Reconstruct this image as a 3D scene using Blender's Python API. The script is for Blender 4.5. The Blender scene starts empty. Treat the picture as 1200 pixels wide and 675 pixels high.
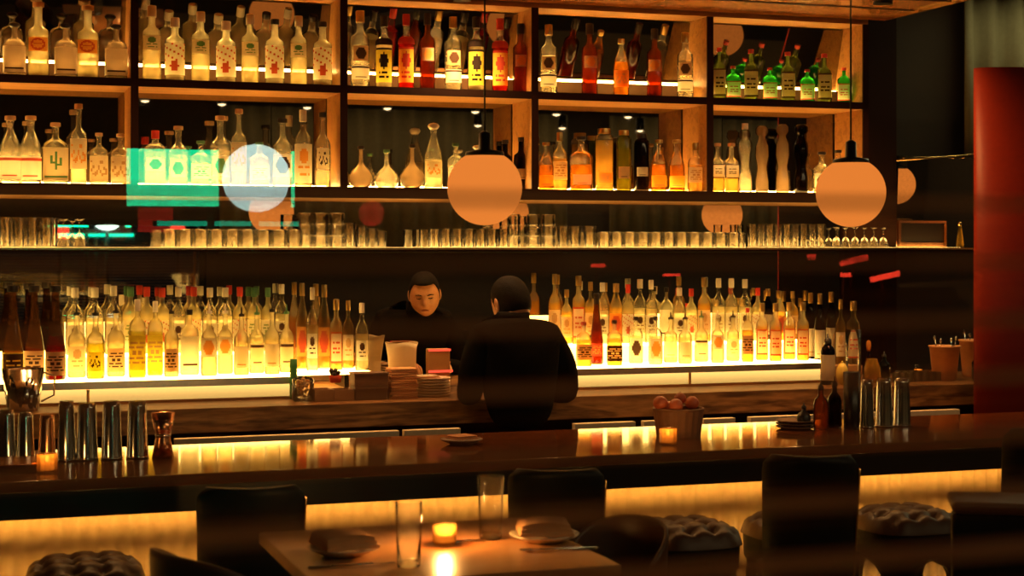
import bpy, bmesh, math, random
from mathutils import Vector, Matrix
from math import pi, sin, cos, tan, atan, atan2, radians, sqrt
random.seed(7)
SC = bpy.context.scene
COL = SC.collection
# ------------------------------------------------------------------ camera
E = 1.76                 # eye height
TH = radians(19.0)       # heading, turned right from the bar's normal
F = 1900.0               # focal length in pixels of the 1200 wide frame
HY = 290.0               # horizon row
cam = bpy.data.cameras.new('camera'); camo = bpy.data.objects.new('camera', cam); COL.objects.link(camo)
camo.location = (0, 0, E); camo.rotation_euler = (pi/2, 0, -TH)
cam.sensor_width = 36; cam.lens = F*36/1200
cam.shift_y = -(337.5-HY)/1200
cam.clip_start = .05
cam.dof.use_dof = True; cam.dof.focus_distance = 7.0; cam.dof.aperture_fstop = 5.2
SC.camera = camo
# ------------------------------------------------------------------ world, view
w = bpy.data.worlds.new('world'); SC.world = w; w.use_nodes = True
w.node_tree.nodes['Background'].inputs[0].default_value = (.10, .075, .05, 1)
w.node_tree.nodes['Background'].inputs[1].default_value = .05
SC.view_settings.view_transform = 'Standard'; SC.view_settings.look = 'None'
SC.view_settings.gamma = 1; SC.view_settings.exposure = 0; SC.view_settings.use_curve_mapping = False
cy = SC.cycles
cy.max_bounces = 10; cy.diffuse_bounces = 3; cy.glossy_bounces = 5; cy.transmission_bounces = 8
cy.transparent_max_bounces = 40; cy.sample_clamp_indirect = 4; cy.caustics_reflective = False; cy.caustics_refractive = False
try: cy.use_denoising = True
except Exception: pass
WARM = (1.0, .50, .12)

def area(name, loc, rot, sx, sy, power, col=WARM, spread=None):
    l = bpy.data.lights.new(name, 'AREA'); l.shape = 'RECTANGLE'; l.size = sx; l.size_y = sy
    l.energy = power; l.color = col
    if spread: l.spread = spread
    o = bpy.data.objects.new(name, l); COL.objects.link(o); o.location = loc; o.rotation_euler = rot
    return o
def point(name, loc, power, col=WARM, r=.02, parent=None):
    l = bpy.data.lights.new(name, 'POINT'); l.energy = power; l.color = col; l.shadow_soft_size = r
    o = bpy.data.objects.new(name, l); COL.objects.link(o); o.location = loc
    if parent: o.parent = parent
    return o

# ------------------------------------------------------------------ picture geometry
def al(u): return TH + atan((u-600)/F)
def XU(u, Y): return Y*tan(al(u))
def dep(X, Y): return X*sin(TH) + Y*cos(TH)
def ZY(y, X, Y): return E + (HY-y)*dep(X, Y)/F
YF = 7.0        # shelf front plane
YM = 7.28       # mirror plane
ZA, ZB, ZC = E+.715, E+.268, E      # tops of the boards
ZT = E+1.10                         # underside of the top board
ZL = E-.545                         # light step
ZK = E-.65                          # back counter
ZBAR = E-.692
BX = [YF*t for t in (-.0252, .1033, .2323, .3602, .4869, .608)]

# ------------------------------------------------------------------ materials
def mat(name):
    m = bpy.data.materials.new(name); m.use_nodes = True; m.node_tree.nodes.clear(); return m, m.node_tree.nodes, m.node_tree.links
def principled(name, col, rough=.5, metal=0, coat=0, bump=0, bscale=60, spec=.5, sheen=0):
    m, n, l = mat(name); b = n.new('ShaderNodeBsdfPrincipled'); o = n.new('ShaderNodeOutputMaterial')
    b.inputs['Roughness'].default_value = rough; b.inputs['Metallic'].default_value = metal
    b.inputs['Coat Weight'].default_value = coat; b.inputs['Specular IOR Level'].default_value = spec
    b.inputs['Sheen Weight'].default_value = sheen
    tc = n.new('ShaderNodeTexCoord'); no = n.new('ShaderNodeTexNoise'); no.inputs['Scale'].default_value = bscale
    l.new(tc.outputs['Object'], no.inputs['Vector'])
    mx = n.new('ShaderNodeMix'); mx.data_type = 'RGBA'
    mx.inputs[6].default_value = (*[c*.85 for c in col], 1); mx.inputs[7].default_value = (*[min(1, c*1.12) for c in col], 1)
    l.new(no.outputs[0], mx.inputs[0]); l.new(mx.outputs[2], b.inputs['Base Color'])
    if bump:
        bp = n.new('ShaderNodeBump'); bp.inputs['Strength'].default_value = bump; bp.inputs['Distance'].default_value = .003
        l.new(no.outputs[0], bp.inputs['Height']); l.new(bp.outputs[0], b.inputs['Normal'])
    l.new(b.outputs[0], o.inputs[0]); return m
def wood(name, c1, c2, rough=.4, scale=(1.2, 14, 14), coat=0, metal=0, rings=2.0):
    m, n, l = mat(name); b = n.new('ShaderNodeBsdfPrincipled'); o = n.new('ShaderNodeOutputMaterial')
    tc = n.new('ShaderNodeTexCoord'); mp = n.new('ShaderNodeMapping'); mp.inputs['Scale'].default_value = scale
    no = n.new('ShaderNodeTexNoise'); no.inputs['Scale'].default_value = 1.6; no.inputs['Detail'].default_value = 3
    no.inputs['Distortion'].default_value = .6
    mul = n.new('ShaderNodeMath'); mul.operation = 'MULTIPLY'; mul.inputs[1].default_value = rings*8
    sn = n.new('ShaderNodeMath'); sn.operation = 'SINE'
    n2 = n.new('ShaderNodeTexNoise'); n2.inputs['Scale'].default_value = 9; n2.inputs['Detail'].default_value = 4
    ad = n.new('ShaderNodeMath'); ad.operation = 'MULTIPLY_ADD'; ad.inputs[1].default_value = .25
    rp = n.new('ShaderNodeValToRGB'); rp.color_ramp.elements[0].color = (*c1, 1); rp.color_ramp.elements[1].color = (*c2, 1)
    rp.color_ramp.elements[0].position = .1; rp.color_ramp.elements[1].position = .9
    l.new(tc.outputs['Object'], mp.inputs[0]); l.new(mp.outputs[0], no.inputs['Vector']); l.new(mp.outputs[0], n2.inputs['Vector'])
    l.new(no.outputs[0], mul.inputs[0]); l.new(mul.outputs[0], sn.inputs[0]); l.new(sn.outputs[0], ad.inputs[0]); l.new(n2.outputs[0], ad.inputs[2])
    l.new(ad.outputs[0], rp.inputs[0]); l.new(rp.outputs[0], b.inputs['Base Color'])
    b.inputs['Roughness'].default_value = rough; b.inputs['Coat Weight'].default_value = coat; b.inputs['Coat Roughness'].default_value = .08
    l.new(b.outputs[0], o.inputs[0]); return m
def emit(name, col, s):
    m, n, l = mat(name); e = n.new('ShaderNodeEmission'); o = n.new('ShaderNodeOutputMaterial')
    e.inputs[0].default_value = (*col, 1); e.inputs[1].default_value = s; l.new(e.outputs[0], o.inputs[0]); return m
def glass(name, tint=(.95, .95, .95), haze=0.0, hazecol=None, gloss=.22, rough=.06):
    """thin clear glass: see-through, mirror-like towards the rim, optional frosting"""
    m, n, l = mat(name); o = n.new('ShaderNodeOutputMaterial')
    t = n.new('ShaderNodeBsdfTransparent'); g = n.new('ShaderNodeBsdfGlossy'); g.inputs['Roughness'].default_value = rough
    t.inputs[0].default_value = (*tint, 1); g.inputs[0].default_value = (.9, .9, .9, 1)
    lw = n.new('ShaderNodeLayerWeight'); lw.inputs[0].default_value = gloss
    mx = n.new('ShaderNodeMixShader'); src = t.outputs[0]
    if haze:
        tr = n.new('ShaderNodeBsdfTranslucent'); tr.inputs[0].default_value = (*(hazecol or tint), 1)
        m2 = n.new('ShaderNodeMixShader'); m2.inputs[0].default_value = haze
        l.new(t.outputs[0], m2.inputs[1]); l.new(tr.outputs[0], m2.inputs[2]); src = m2.outputs[0]
    l.new(lw.outputs['Fresnel'], mx.inputs[0]); l.new(src, mx.inputs[1]); l.new(g.outputs[0], mx.inputs[2])
    l.new(mx.outputs[0], o.inputs[0]); return m
def paper(name, col, thru=.6):
    m, n, l = mat(name); o = n.new('ShaderNodeOutputMaterial')
    d = n.new('ShaderNodeBsdfDiffuse'); t = n.new('ShaderNodeBsdfTranslucent'); mx = n.new('ShaderNodeMixShader')
    d.inputs[0].default_value = (*col, 1); t.inputs[0].default_value = (*col, 1); mx.inputs[0].default_value = thru
    l.new(d.outputs[0], mx.inputs[1]); l.new(t.outputs[0], mx.inputs[2]); l.new(mx.outputs[0], o.inputs[0]); return m

M = {}
M['shelf_wood'] = wood('shelf_wood', (.25, .105, .024), (.42, .195, .045), .45)
M['ledge'] = principled('ledge_brown', (.10, .045, .015), .7)
M['smoke'] = glass('smoky_glass', (.50, .42, .33), .22, (.8, .6, .38))
M['edge'] = principled('dark_stained_edge', (.020, .006, .0025), .7, spec=.1)
M['counter'] = wood('counter_oak', (.11, .04, .012), (.56, .27, .09), .38, (1.3, 9, 9), rings=2.6)
M['bar'] = wood('bar_top_lacquered', (.11, .03, .010), (.17, .05, .016), .07, (1, 6, 6), coat=.3)
M['apron'] = principled('bar_apron', (.012, .006, .004), .35)
M['table'] = wood('table_wood', (.46, .20, .07), (.54, .25, .09), .3, (2, 12, 12), coat=.3)
M['black'] = principled('black_leather', (.008, .006, .005), .5, bump=.15, bscale=200, spec=.12)
M['brownleather'] = principled('brown_leather', (.060, .021, .008), .45, bump=.1, bscale=150, spec=.3)
M['metal_black'] = principled('black_metal', (.01, .009, .008), .35, .6)
M['steel'] = principled('brushed_steel', (.65, .62, .58), .16, 1)
M['steel_dull'] = principled('dull_steel', (.55, .52, .48), .3, 1)
M['copper'] = principled('copper', (.85, .42, .22), .22, 1)
M['brass'] = principled('brass', (.8, .5, .2), .25, 1)
M['olive'] = principled('olive_curtain', (.22, .18, .10), .85)
M['plaster'] = principled('dark_plaster', (.05, .032, .02), .8)
M['floor'] = wood('floor_boards', (.14, .085, .04), (.20, .13, .06), .5)
M['ceil'] = principled('ceiling_paint', (.03, .02, .013), .8)
M['mirror'] = principled('mirror_silver', (.78, .76, .70), .015, 1)
M['tint_mirror'] = principled('smoked_mirror', (.34, .31, .26), .02, 1)
M['glass'] = glass('clear_glass', (.985, .98, .96), .12, (1, .9, .65), .22)
M['glassware'] = glass('glassware', (.985, .97, .94), .06, (1, .82, .5), .3, .08)
M['waterglass'] = glass('water_glass_wall', (.99, .98, .96), .10, (1, .85, .6), .10, .05)
M['frost'] = glass('frosted_glass', (.97, .94, .84), .30, (1, .92, .66))
M['pale'] = glass('pale_liquid', (.98, .93, .78), .45, (1, .88, .55), .1)
M['clearliq'] = glass('clear_liquid', (.98, .96, .88), .22, (1, .92, .7), .1)
M['gold'] = glass('gold_liquid', (.95, .72, .30), .35, (1, .66, .2), .1)
M['amber'] = glass('amber_liquid', (.85, .46, .10), .26, (.9, .44, .07), .1)
M['rumglass'] = glass('dark_rum_glass', (.32, .18, .09), .10, (.5, .28, .1))
M['redliq'] = glass('red_liquid', (.70, .08, .04), .35, (.9, .10, .04), .1)
M['yellow'] = glass('yellow_liquid', (.96, .90, .25), .5, (1, .92, .15), .1)
M['greenglass'] = glass('green_glass', (.12, .50, .12), .30, (.10, .55, .12))
M['oliveglass'] = glass('olive_glass', (.35, .42, .15), .25, (.4, .45, .15))
M['brownglass'] = glass('brown_glass', (.42, .17, .05), .22, (.6, .26, .07))
M['darkglass'] = glass('dark_glass', (.06, .035, .025), .06, (.1, .05, .03))
M['paper'] = paper('label_paper', (.92, .80, .58))
M['white'] = paper('label_white', (.95, .90, .78))
M['yellowlab'] = paper('label_yellow', (.95, .82, .10))
M['tan'] = paper('label_tan', (.60, .38, .18), .35)
M['ink'] = paper('label_ink', (.07, .035, .02), .3)
M['black_lab'] = paper('label_black', (.03, .02, .015), .15)
M['redlab'] = paper('label_red', (.60, .10, .05), .4)
M['greenlab'] = paper('label_green', (.12, .30, .12), .4)
M['orangelab'] = paper('label_orange', (.85, .38, .08), .5)
M['cork'] = principled('cork', (.55, .33, .16), .8, bump=.3)
M['cap_black'] = principled('cap_black', (.02, .014, .012), .35)
M['cap_red'] = principled('cap_red', (.65, .05, .03), .35)
M['cap_white'] = principled('cap_white', (.8, .72, .58), .4)
M['cap_gold'] = principled('cap_gold', (.85, .6, .22), .3, 1)
M['cap_green'] = principled('cap_green', (.08, .22, .10), .4)
M['led'] = emit('led_strip', (1, .56, .14), 90)
M['added_glow'] = emit('added_glow', (1, .56, .13), 26)  # added glow below the shelf bottles
M['added_shelf_glow'] = emit('added_glass_glow', (1, .55, .13), 9)  # added glow below the drinking glasses
M['acrylic'] = emit('glowing_acrylic', (1, .58, .14), 15)
M['acrylic_dim'] = emit('glowing_acrylic_riser', (1, .57, .14), 1.9)
M['riser'] = emit('riser_glow', (1, .57, .12), 8)
M['globe'] = emit('globe_glow', (1, .27, .040), .90)
M['flame'] = emit('candle_flame', (1, .50, .10), 9)
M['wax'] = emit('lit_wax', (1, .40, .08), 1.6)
M['spot'] = emit('spot_lens', (1, .72, .4), 9)
M['ceramic'] = principled('ceramic', (.72, .58, .42), .25)
M['rail_sheen'] = principled('pale_steel_sheen', (.75, .62, .42), .4)  # light reflected by the steel, given as a pale matte tone
M['napkin'] = principled('napkin', (.74, .38, .17), .9, bump=.4)
M['napkin2'] = principled('napkin_dark', (.50, .22, .10), .9, bump=.4)
M['fruit'] = principled('fruit_skin', (.55, .13, .05), .4, bump=.2)
M['wicker'] = principled('wicker', (.22, .10, .045), .7, bump=.4)
M['terracotta'] = principled('terracotta', (.70, .33, .13), .6)
M['boxwood'] = wood('box_wood', (.34, .17, .07), (.46, .25, .11), .6)
M['boxdark'] = principled('woven_box', (.16, .08, .04), .7, bump=.5)
M['skin'] = principled('skin', (.62, .29, .14), .45)
M['lip'] = principled('lip', (.40, .14, .09), .5)
M['hair'] = principled('hair', (.008, .005, .004), .7, bump=.8, bscale=260, spec=.12)
M['cloth'] = principled('black_cloth', (.005, .0035, .003), .9, bump=.3, spec=.06)
M['trouser'] = principled('trousers', (.006, .005, .004), .9, spec=.06)
M['eye'] = principled('eye_white', (.6, .55, .5), .3)
M['redscreen'] = principled('red_lacquer', (.17, .012, .004), .5, spec=.15)
M['slat'] = principled('blind_slat', (.42, .17, .05), .6)
M['panel'] = principled('fluted_panel', (.90, .66, .34), .7)
M['outside'] = principled('asphalt', (.02, .02, .022), .9)
M['lemon'] = principled('lemon', (.75, .55, .10), .5, bump=.2)
def screen_mat(name, col, s): return emit(name, col, s)

# ------------------------------------------------------------------ mesh helpers
def bm_new(): return bmesh.new()
def box(bm, x0, x1, y0, y1, z0, z1, mi=0):
    v = [bm.verts.new(p) for p in ((x0,y0,z0),(x1,y0,z0),(x1,y1,z0),(x0,y1,z0),(x0,y0,z1),(x1,y0,z1),(x1,y1,z1),(x0,y1,z1))]
    for f in ((0,3,2,1),(4,5,6,7),(0,1,5,4),(1,2,6,5),(2,3,7,6),(3,0,4,7)):
        fc = bm.faces.new([v[i] for i in f]); fc.material_index = mi
    return v
def lathe(bm, prof, n=20, sq=0, cx=0, cy=0, caps=True, mi=0, sqz=None, flat=1.0):
    """prof: list of (r, z). sq blends the section from round to square below height sqz"""
    rings = []
    for r, z in prof:
        s = sq if (sqz is None or z <= sqz) else 0
        ring = []
        for i in range(n):
            a = 2*pi*(i+.5)/n
            k = 1.0
            if s:
                k = 1/((abs(cos(a))**(2+8*s) + abs(sin(a))**(2+8*s))**(1/(2+8*s)))
                k = k/1.08
            ring.append(bm.verts.new((cx + r*k*cos(a), cy + r*k*sin(a)*(flat if s else 1), z)))
        rings.append(ring)
    for a, b in zip(rings, rings[1:]):
        for i in range(n):
            f = bm.faces.new((a[i], a[(i+1) % n], b[(i+1) % n], b[i])); f.smooth = True; f.material_index = mi
    if caps:
        if prof[0][0] > 1e-5: bm.faces.new(rings[0][::-1]).material_index = mi
        if prof[-1][0] > 1e-5: bm.faces.new(rings[-1]).material_index = mi
def tube(bm, pts, r, n=8, mi=0):
    pts = [Vector(p) for p in pts]; rings = []
    rr = r if isinstance(r, (list, tuple)) else [r]*len(pts)
    for i, p in enumerate(pts):
        d = (pts[min(i+1, len(pts)-1)] - pts[max(i-1, 0)]).normalized()
        s = d.cross(Vector((0, 0, 1)) if abs(d.z) < .9 else Vector((0, 1, 0))).normalized(); t = d.cross(s)
        rings.append([bm.verts.new(p + rr[i]*(cos(2*pi*k/n)*s + sin(2*pi*k/n)*t)) for k in range(n)])
    for a, b in zip(rings, rings[1:]):
        for i in range(n):
            f = bm.faces.new((a[i], a[(i+1) % n], b[(i+1) % n], b[i])); f.smooth = True; f.material_index = mi
    bm.faces.new(rings[0][::-1]).material_index = mi; bm.faces.new(rings[-1]).material_index = mi
def finish(bm, name, mats, bevel=0, fixn=True):
    if fixn: bmesh.ops.recalc_face_normals(bm, faces=bm.faces)
    me = bpy.data.meshes.new(name); bm.to_mesh(me); bm.free()
    for m in (mats if isinstance(mats, (list, tuple)) else [mats]): me.materials.append(M[m] if isinstance(m, str) else m)
    return me
def obj(name, bm, mats, parent=None, bevel=0, fixn=True, loc=None):
    me = bm if isinstance(bm, bpy.types.Mesh) else finish(bm, name, mats, fixn=fixn)
    o = bpy.data.objects.new(name, me); COL.objects.link(o)
    if parent: o.parent = parent
    if loc: o.location = loc
    if bevel:
        b = o.modifiers.new('bevel', 'BEVEL'); b.width = bevel; b.segments = 2; b.limit_method = 'ANGLE'
    return o
def tag(o, label, cat, group=None, kind=None):
    o['label'] = label; o['category'] = cat
    if group: o['group'] = group
    if kind: o['kind'] = kind
    return o
def thing(name, label, cat, loc=(0,0,0), rz=0, group=None):
    o = bpy.data.objects.new(name, None); COL.objects.link(o); o.empty_display_size = .05
    o.location = loc; o.rotation_euler = (0, 0, rz); return tag(o, label, cat, group)
def struct(name, bm, mats, bevel=0, parent=None, label=None):
    o = obj(name, bm, mats, parent, bevel)
    if not parent: o['kind'] = 'structure'
    if label: o['label'] = label
    return o
def boxobj(name, dims, m, parent=None, bevel=0):
    bm = bm_new(); box(bm, *dims); return obj(name, bm, m, parent, bevel)
ORD = ['first', 'second', 'third', 'fourth', 'fifth', 'sixth', 'seventh', 'eighth', 'ninth', 'tenth', 'eleventh', 'twelfth', 'thirteenth', 'fourteenth', 'fifteenth', 'sixteenth', 'seventeenth', 'eighteenth', 'nineteenth', 'twentieth']

# ------------------------------------------------------------------ the room
X0, X1 = -2.2, 9.6
WY = .80           # street window plane
CZ = 3.35
def sbox(name, *d, m='plaster'): 
    bm = bm_new(); box(bm, *d); return struct(name, bm, m)
sbox('floor', X0, X1, WY-.1, 7.6, -.05, 0, m='floor')
sbox('ceiling', X0, X1, WY-.1, 7.6, CZ, CZ+.1, m='ceil')
sbox('wall_back', X0, X1, 7.42, 7.6, 0, CZ)
sbox('wall_left', X0-.1, X0, WY-.1, 7.6, 0, CZ)
sbox('wall_right', X1, X1+.1, WY-.1, 7.6, 0, CZ)
bm = bm_new()        # front wall round the street window
WX0, WX1, WZ0, WZ1 = -1.3, 2.0, .85, 1.99
box(bm, X0, WX0, WY-.1, WY+.1, 0, CZ); box(bm, WX1, X1, WY-.1, WY+.1, 0, CZ)
box(bm, WX0, WX1, WY-.1, WY+.1, 0, WZ0); box(bm, WX0, WX1, WY-.1, WY+.1, WZ1, CZ)
struct('wall_front', bm, 'plaster')
bm = bm_new()
for a in ((WX0, WX0+.05, WZ0, WZ1), (WX1-.05, WX1, WZ0, WZ1), (WX0+.05, WX1-.05, WZ0, WZ0+.05), (WX0+.05, WX1-.05, WZ1-.05, WZ1)):
    box(bm, a[0], a[1], WY-.04, WY+.04, a[2], a[3])
wf = struct('window_1', bm, 'metal_black')
gm, n_, l_ = mat('window_pane')
t_ = n_.new('ShaderNodeBsdfTransparent'); g_ = n_.new('ShaderNodeBsdfGlossy'); g_.inputs['Roughness'].default_value = .004
t_.inputs[0].default_value = (.985, .985, .98, 1)
x_ = n_.new('ShaderNodeMixShader'); fr = n_.new('ShaderNodeFresnel'); fr.inputs[0].default_value = 1.5
o_ = n_.new('ShaderNodeOutputMaterial'); l_.new(fr.outputs[0], x_.inputs[0]); l_.new(t_.outputs[0], x_.inputs[1]); l_.new(g_.outputs[0], x_.inputs[2]); l_.new(x_.outputs[0], o_.inputs[0])
bm = bm_new(); box(bm, WX0+.05, WX1-.05, WY-.004, WY+.004, WZ0+.05, WZ1-.05); obj('pane', bm, gm, wf)
bm = bm_new(); box(bm, -14, 22, -16, WY-.1, -.06, 0); struct('ground', bm, 'outside')

# curtains on the room side of the front wall, seen in the mirrors
def curtain(name, x0, x1, y, z0, z1, side, label, cat='curtain', group=None, m='olive'):
    bm = bm_new(); n = int((x1-x0)/.022); prev = None
    for i in range(n+1):
        x = x0 + (x1-x0)*i/n; a = .024*sin(2*pi*(x)/.155) + .012*sin(2*pi*x/.37+1)
        for s in (0, 1): pass
        cur = [bm.verts.new((x, y + a, z0)), bm.verts.new((x, y + a, z1)), bm.verts.new((x, y + a + .008, z0)), bm.verts.new((x, y + a + .008, z1))]
        if prev:
            for p, q in ((0, 1), (3, 2)):
                f = bm.faces.new((prev[p], cur[p], cur[q], prev[q])); f.smooth = True
            bm.faces.new((prev[0], prev[2], cur[2], cur[0])); bm.faces.new((prev[1], cur[1], cur[3], prev[3]))
        else: bm.faces.new((cur[0], cur[1], cur[3], cur[2]))
        prev = cur
    bm.faces.new((prev[0], prev[2], prev[3], prev[1]))
    o = obj(name, bm, m); return tag(o, label, cat, group)
curtain('curtain', 2.1, 5.2, WY+.17, E-.05, 2.95, 1, 'olive pleated curtain on the window wall right of the street window', group=None)
curtain('curtain', 5.6, 9.3, WY+.17, E-.05, 2.95, 1, 'olive pleated curtain on the window wall, farthest from the street window')
curtain('curtain', 5.05, 9.3, 7.34, E+.48, 3.2, -1, 'dim olive curtain hanging on the back wall right of the shelves')

# mirrors on the back wall
bm = bm_new(); box(bm, X0+.1, BX[5]+.02, YM, YM+.02, ZK-.1, ZB-.05)
tag(obj('back_mirror', bm, 'mirror'), 'long smoky mirror behind the glassware and lit bottle steps', 'mirror')
bm = bm_new(); box(bm, X0+.1, BX[5]+.02, YM, YM+.02, ZB+.001, ZA-.035)
tag(obj('shelf_mirror', bm, 'tint_mirror'), 'smoked mirror backing the lower bottle compartments of the wall shelf', 'mirror')
XR = XU(1050, YM)
bm = bm_new(); box(bm, 0, 2.6, 0, .02, 0, ZY(183, XR, YM)-ZC)
rm = tag(obj('side_mirror', bm, 'mirror', loc=(XR, YM, ZC+.002)), 'dark mirror right of the shelves showing half an orange globe', 'mirror')
rm.rotation_euler = (radians(3.0), 0, radians(1.9))
bm = bm_new(); box(bm, BX[5]+.03, XR-.01, YM-.02, YM+.1, 0, 3.3); struct('trim_1', bm, 'edge')

# ------------------------------------------------------------------ shelf unit
su = thing('wall_shelf', 'wide wooden wall shelf unit with lit compartments behind the bar', 'shelf', (0, 0, ZB))
def sub(name, x0, x1, y0, y1, z0, z1, m, bev=0): return boxobj(name, (x0, x1, y0, y1, z0-ZB, z1-ZB), m, su, bev)
SX0 = BX[0]-.9
for (zt, th) in ((ZA, .034), (ZB, .05)):
    sub('shelf_board', SX0, BX[5]+.015, YF+.004, 7.40, zt-th, zt, 'shelf_wood')
    sub('edge_strip', SX0, BX[5]+.015, YF-.004, YF+.004, zt-th, zt, 'edge')
sub('top_board', SX0, BX[5]+.015, YF, 7.40, ZT+.0, ZT+.03, 'shelf_wood')
for x in BX:
    for (z0, z1) in ((ZB, ZA-.034), (ZA, ZT)):
        p = sub('upright', x-.016, x+.016, YF+.004, 7.27, z0, z1, 'shelf_wood')
    sub('edge_strip', x-.016, x+.016, YF-.005, YF+.004, ZB-.05, ZT, 'edge')
# upper compartments: ledge, led strip, tilted mirror
TILT = radians(16)
for i in range(5):
    a, b = BX[i]+.017, BX[i+1]-.017
    sub('ledge', a, b, 7.19, 7.258, ZA, ZA+.072, 'ledge')
    sub('led_strip', a+.01, b-.01, 7.235, 7.250, ZA+.0725, ZA+.079, 'led')
    bm = bm_new(); L = (ZT-ZA-.085)/cos(TILT)
    box(bm, a, b, 0, .006, 0, L)
    o = obj('tilted_mirror', bm, 'tint_mirror', su, loc=(0, 7.268, ZA-ZB+.078)); o.rotation_euler = (TILT, 0, 0)
    sub('led_strip', a+.01, b-.01, 7.235, 7.255, ZB+.001, ZB+.012, 'led')
    # glowing strips added to the board tops to brighten the bottles from below
    sub('added_glow_strip', a+.02, b-.02, 7.055, 7.13, ZA-.001, ZA+.0004, 'added_glow')
    sub('added_glow_strip', a+.02, b-.02, 7.065, 7.14, ZB-.001, ZB+.0004, 'added_glow')
# glass shelf (eye level)
gs = tag(boxobj('glassware_shelf', (X0+.2, XU(1142, YF), YF-.02, 7.27, ZC-.018, ZC), 'edge'), 'long thin dark shelf at eye level holding rows of drinking glasses', 'shelf')
boxobj('edge_highlight', (X0+.2, XU(1142, YF), YF-.026, YF-.0205, ZC-.010, ZC-.002), 'brass', gs)  # brass strip stands for the lit front edge of the shelf
boxobj('added_glow_strip', (X0+.2, XU(1128, 7.0), 7.02, 7.22, ZC-.001, ZC+.0004), 'added_shelf_glow', gs)  # glowing sheet added to light the glasses from below
# canopy over the shelf, reaching out over the bartender
bm = bm_new(); cx1 = 4.36
box(bm, SX0, cx1, 5.5, YF-.005, ZT+.035, ZT+.075)
for k in range(1, 5): box(bm, SX0, cx1-.02, 5.5+k*.3-.006, 5.5+k*.3+.006, ZT+.030, ZT+.036, 1)
box(bm, XU(800, 6.6)-.006, XU(800, 6.6)+.006, 5.52, YF-.02, ZT+.029, ZT+.0355, 2)
box(bm, SX0, cx1, YF-.02, YF-.006, ZT+.022, ZT+.034, 2)  # brass strip stands for the bright highlight along this edge
box(bm, cx1-.008, cx1+.004, 5.5, YF-.006, ZT+.022, ZT+.036, 2)
can = tag(obj('canopy', bm, [wood('canopy_copper_wood', (.30, .11, .03), (.50, .20, .06), .25, (1, 20, 20), coat=.5), 'edge', 'brass']), 'lacquered timber canopy with edge highlights in brass projecting above the shelves', 'canopy')

# ------------------------------------------------------------------ back counter and light steps
CX0, CX1 = X0+.2, 7.6
ct = thing('back_counter', 'long oak back counter under the lit bottle steps', 'counter', (0, 0, 0))
boxobj('worktop', (CX0, CX1, 6.62, 7.27, ZK-.02, ZK), 'counter', ct)
boxobj('front_rail', (CX0, CX1, 6.60, 6.62, ZK-.10, ZK), 'counter', ct, .003)
boxobj('cabinet_base', (CX0, CX1, 6.78, 7.27, 0, ZK-.021), 'edge', ct)
# steel ledge of the under-counter wells, broken into sections
for i, (u0, u1) in enumerate(((205, 468), (474, 540), (674, 745), (755, 820), (825, 862), (880, 1125))):
    a, b = XU(u0, 6.1), XU(u1, 6.1)
    tg = boxobj('speed_rail', (a, b, 6.10, 6.135, ZK-.20, ZK-.062), 'rail_sheen', None, .002)
    for x_ in (a+.02, b-.05): boxobj('support_leg', (x_, x_+.03, 6.103, 6.132, 0, ZK-.201), 'steel_dull', tg)
    tag(tg, 'pale steel speed rail section below the oak counter, %s from the left' % ORD[i], 'rail', 'steel rail sections below the counter')
def light_step(x0, x1, label, xr=None):
    t = thing('light_step', label, 'bottle display', (0, 0, 0))
    boxobj('lower_tread', (x0, x1, 6.90, 7.09, ZL-.012, ZL), 'acrylic', t)
    boxobj('upper_riser', (x0, x1, 7.09, 7.10, ZL-.012, ZL+.078), 'riser', t)
    boxobj('rear_riser', (xr or x0, x1, 7.262, 7.272, ZL-.012, ZL+.22), 'riser', t)
    boxobj('upper_tread', (x0, x1, 7.09, 7.26, ZL+.078, ZL+.088), 'acrylic', t)
    boxobj('front_rail', (x0, x1, 6.892, 6.899, ZL-.040, ZL-.010), 'steel_dull', t)
    boxobj('glow_panel', (x0+.02, x1-.02, 6.905, 6.915, ZK+.012, ZL-.0405), 'acrylic_dim', t)
    boxobj('base_rail', (x0, x1, 6.892, 6.92, ZK+.001, ZK+.012), 'shelf_wood', t)
    n = 2
    for k in range(n+1):
        x = x0 + (x1-x0-.012)*k/n; boxobj('divider', (x, x+.012, 6.894, 6.9, ZK+.012, ZL-.0405), 'brass', t)
LX = (XU(-160, 6.9), XU(345, 6.9)); RX = (XU(640, 6.9), XU(966, 6.9))
light_step(LX[0], LX[1], 'glowing two-tier bottle step on the left of the counter', XU(76, 7.26))
light_step(RX[0], RX[1], 'glowing two-tier bottle step right of the bartender')

# ------------------------------------------------------------------ bar
BF, BB = 5.0, 5.76
BXa, BXb = -1.6, 7.2
ba = thing('bar', 'long dark lacquered bar with a glowing fluted front', 'bar', (0, 0, 0))
boxobj('bar_top', (BXa, BXb, BF, BB, ZBAR-.035, ZBAR), 'bar', ba, .004)
boxobj('apron', (BXa, BXb, BF+.01, BF+.03, ZBAR-.115, ZBAR-.036), 'apron', ba)
bm = bm_new(); n = int((BXb-BXa)/.009); prev = None
for i in range(n+1):
    x = BXa + .05 + (BXb-BXa-.1)*i/n; y = BF+.285 + .022*abs(sin(pi*i/6.0))
    cur = (bm.verts.new((x, y, .05)), bm.verts.new((x, y, ZBAR-.036)))
    if prev: f = bm.faces.new((prev[0], cur[0], cur[1], prev[1])); f.smooth = True
    prev = cur
obj('fluted_front', bm, 'panel', ba)
boxobj('carcass', (BXa+.04, BXb-.04, BF+.32, BB-.03, 0, ZBAR-.036), 'edge', ba)
boxobj('led_strip', (BXa+.1, XU(1190, 5.3), BF+.16, BF+.18, ZBAR-.046, ZBAR-.0365), emit('under_bar_led', (1, .50, .10), 42), ba)
boxobj('kick_led_strip', (BXa+.1, XU(1190, 5.3), BF+.16, BF+.18, .003, .015), emit('kick_led', (1, .50, .10), 42), ba)

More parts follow.
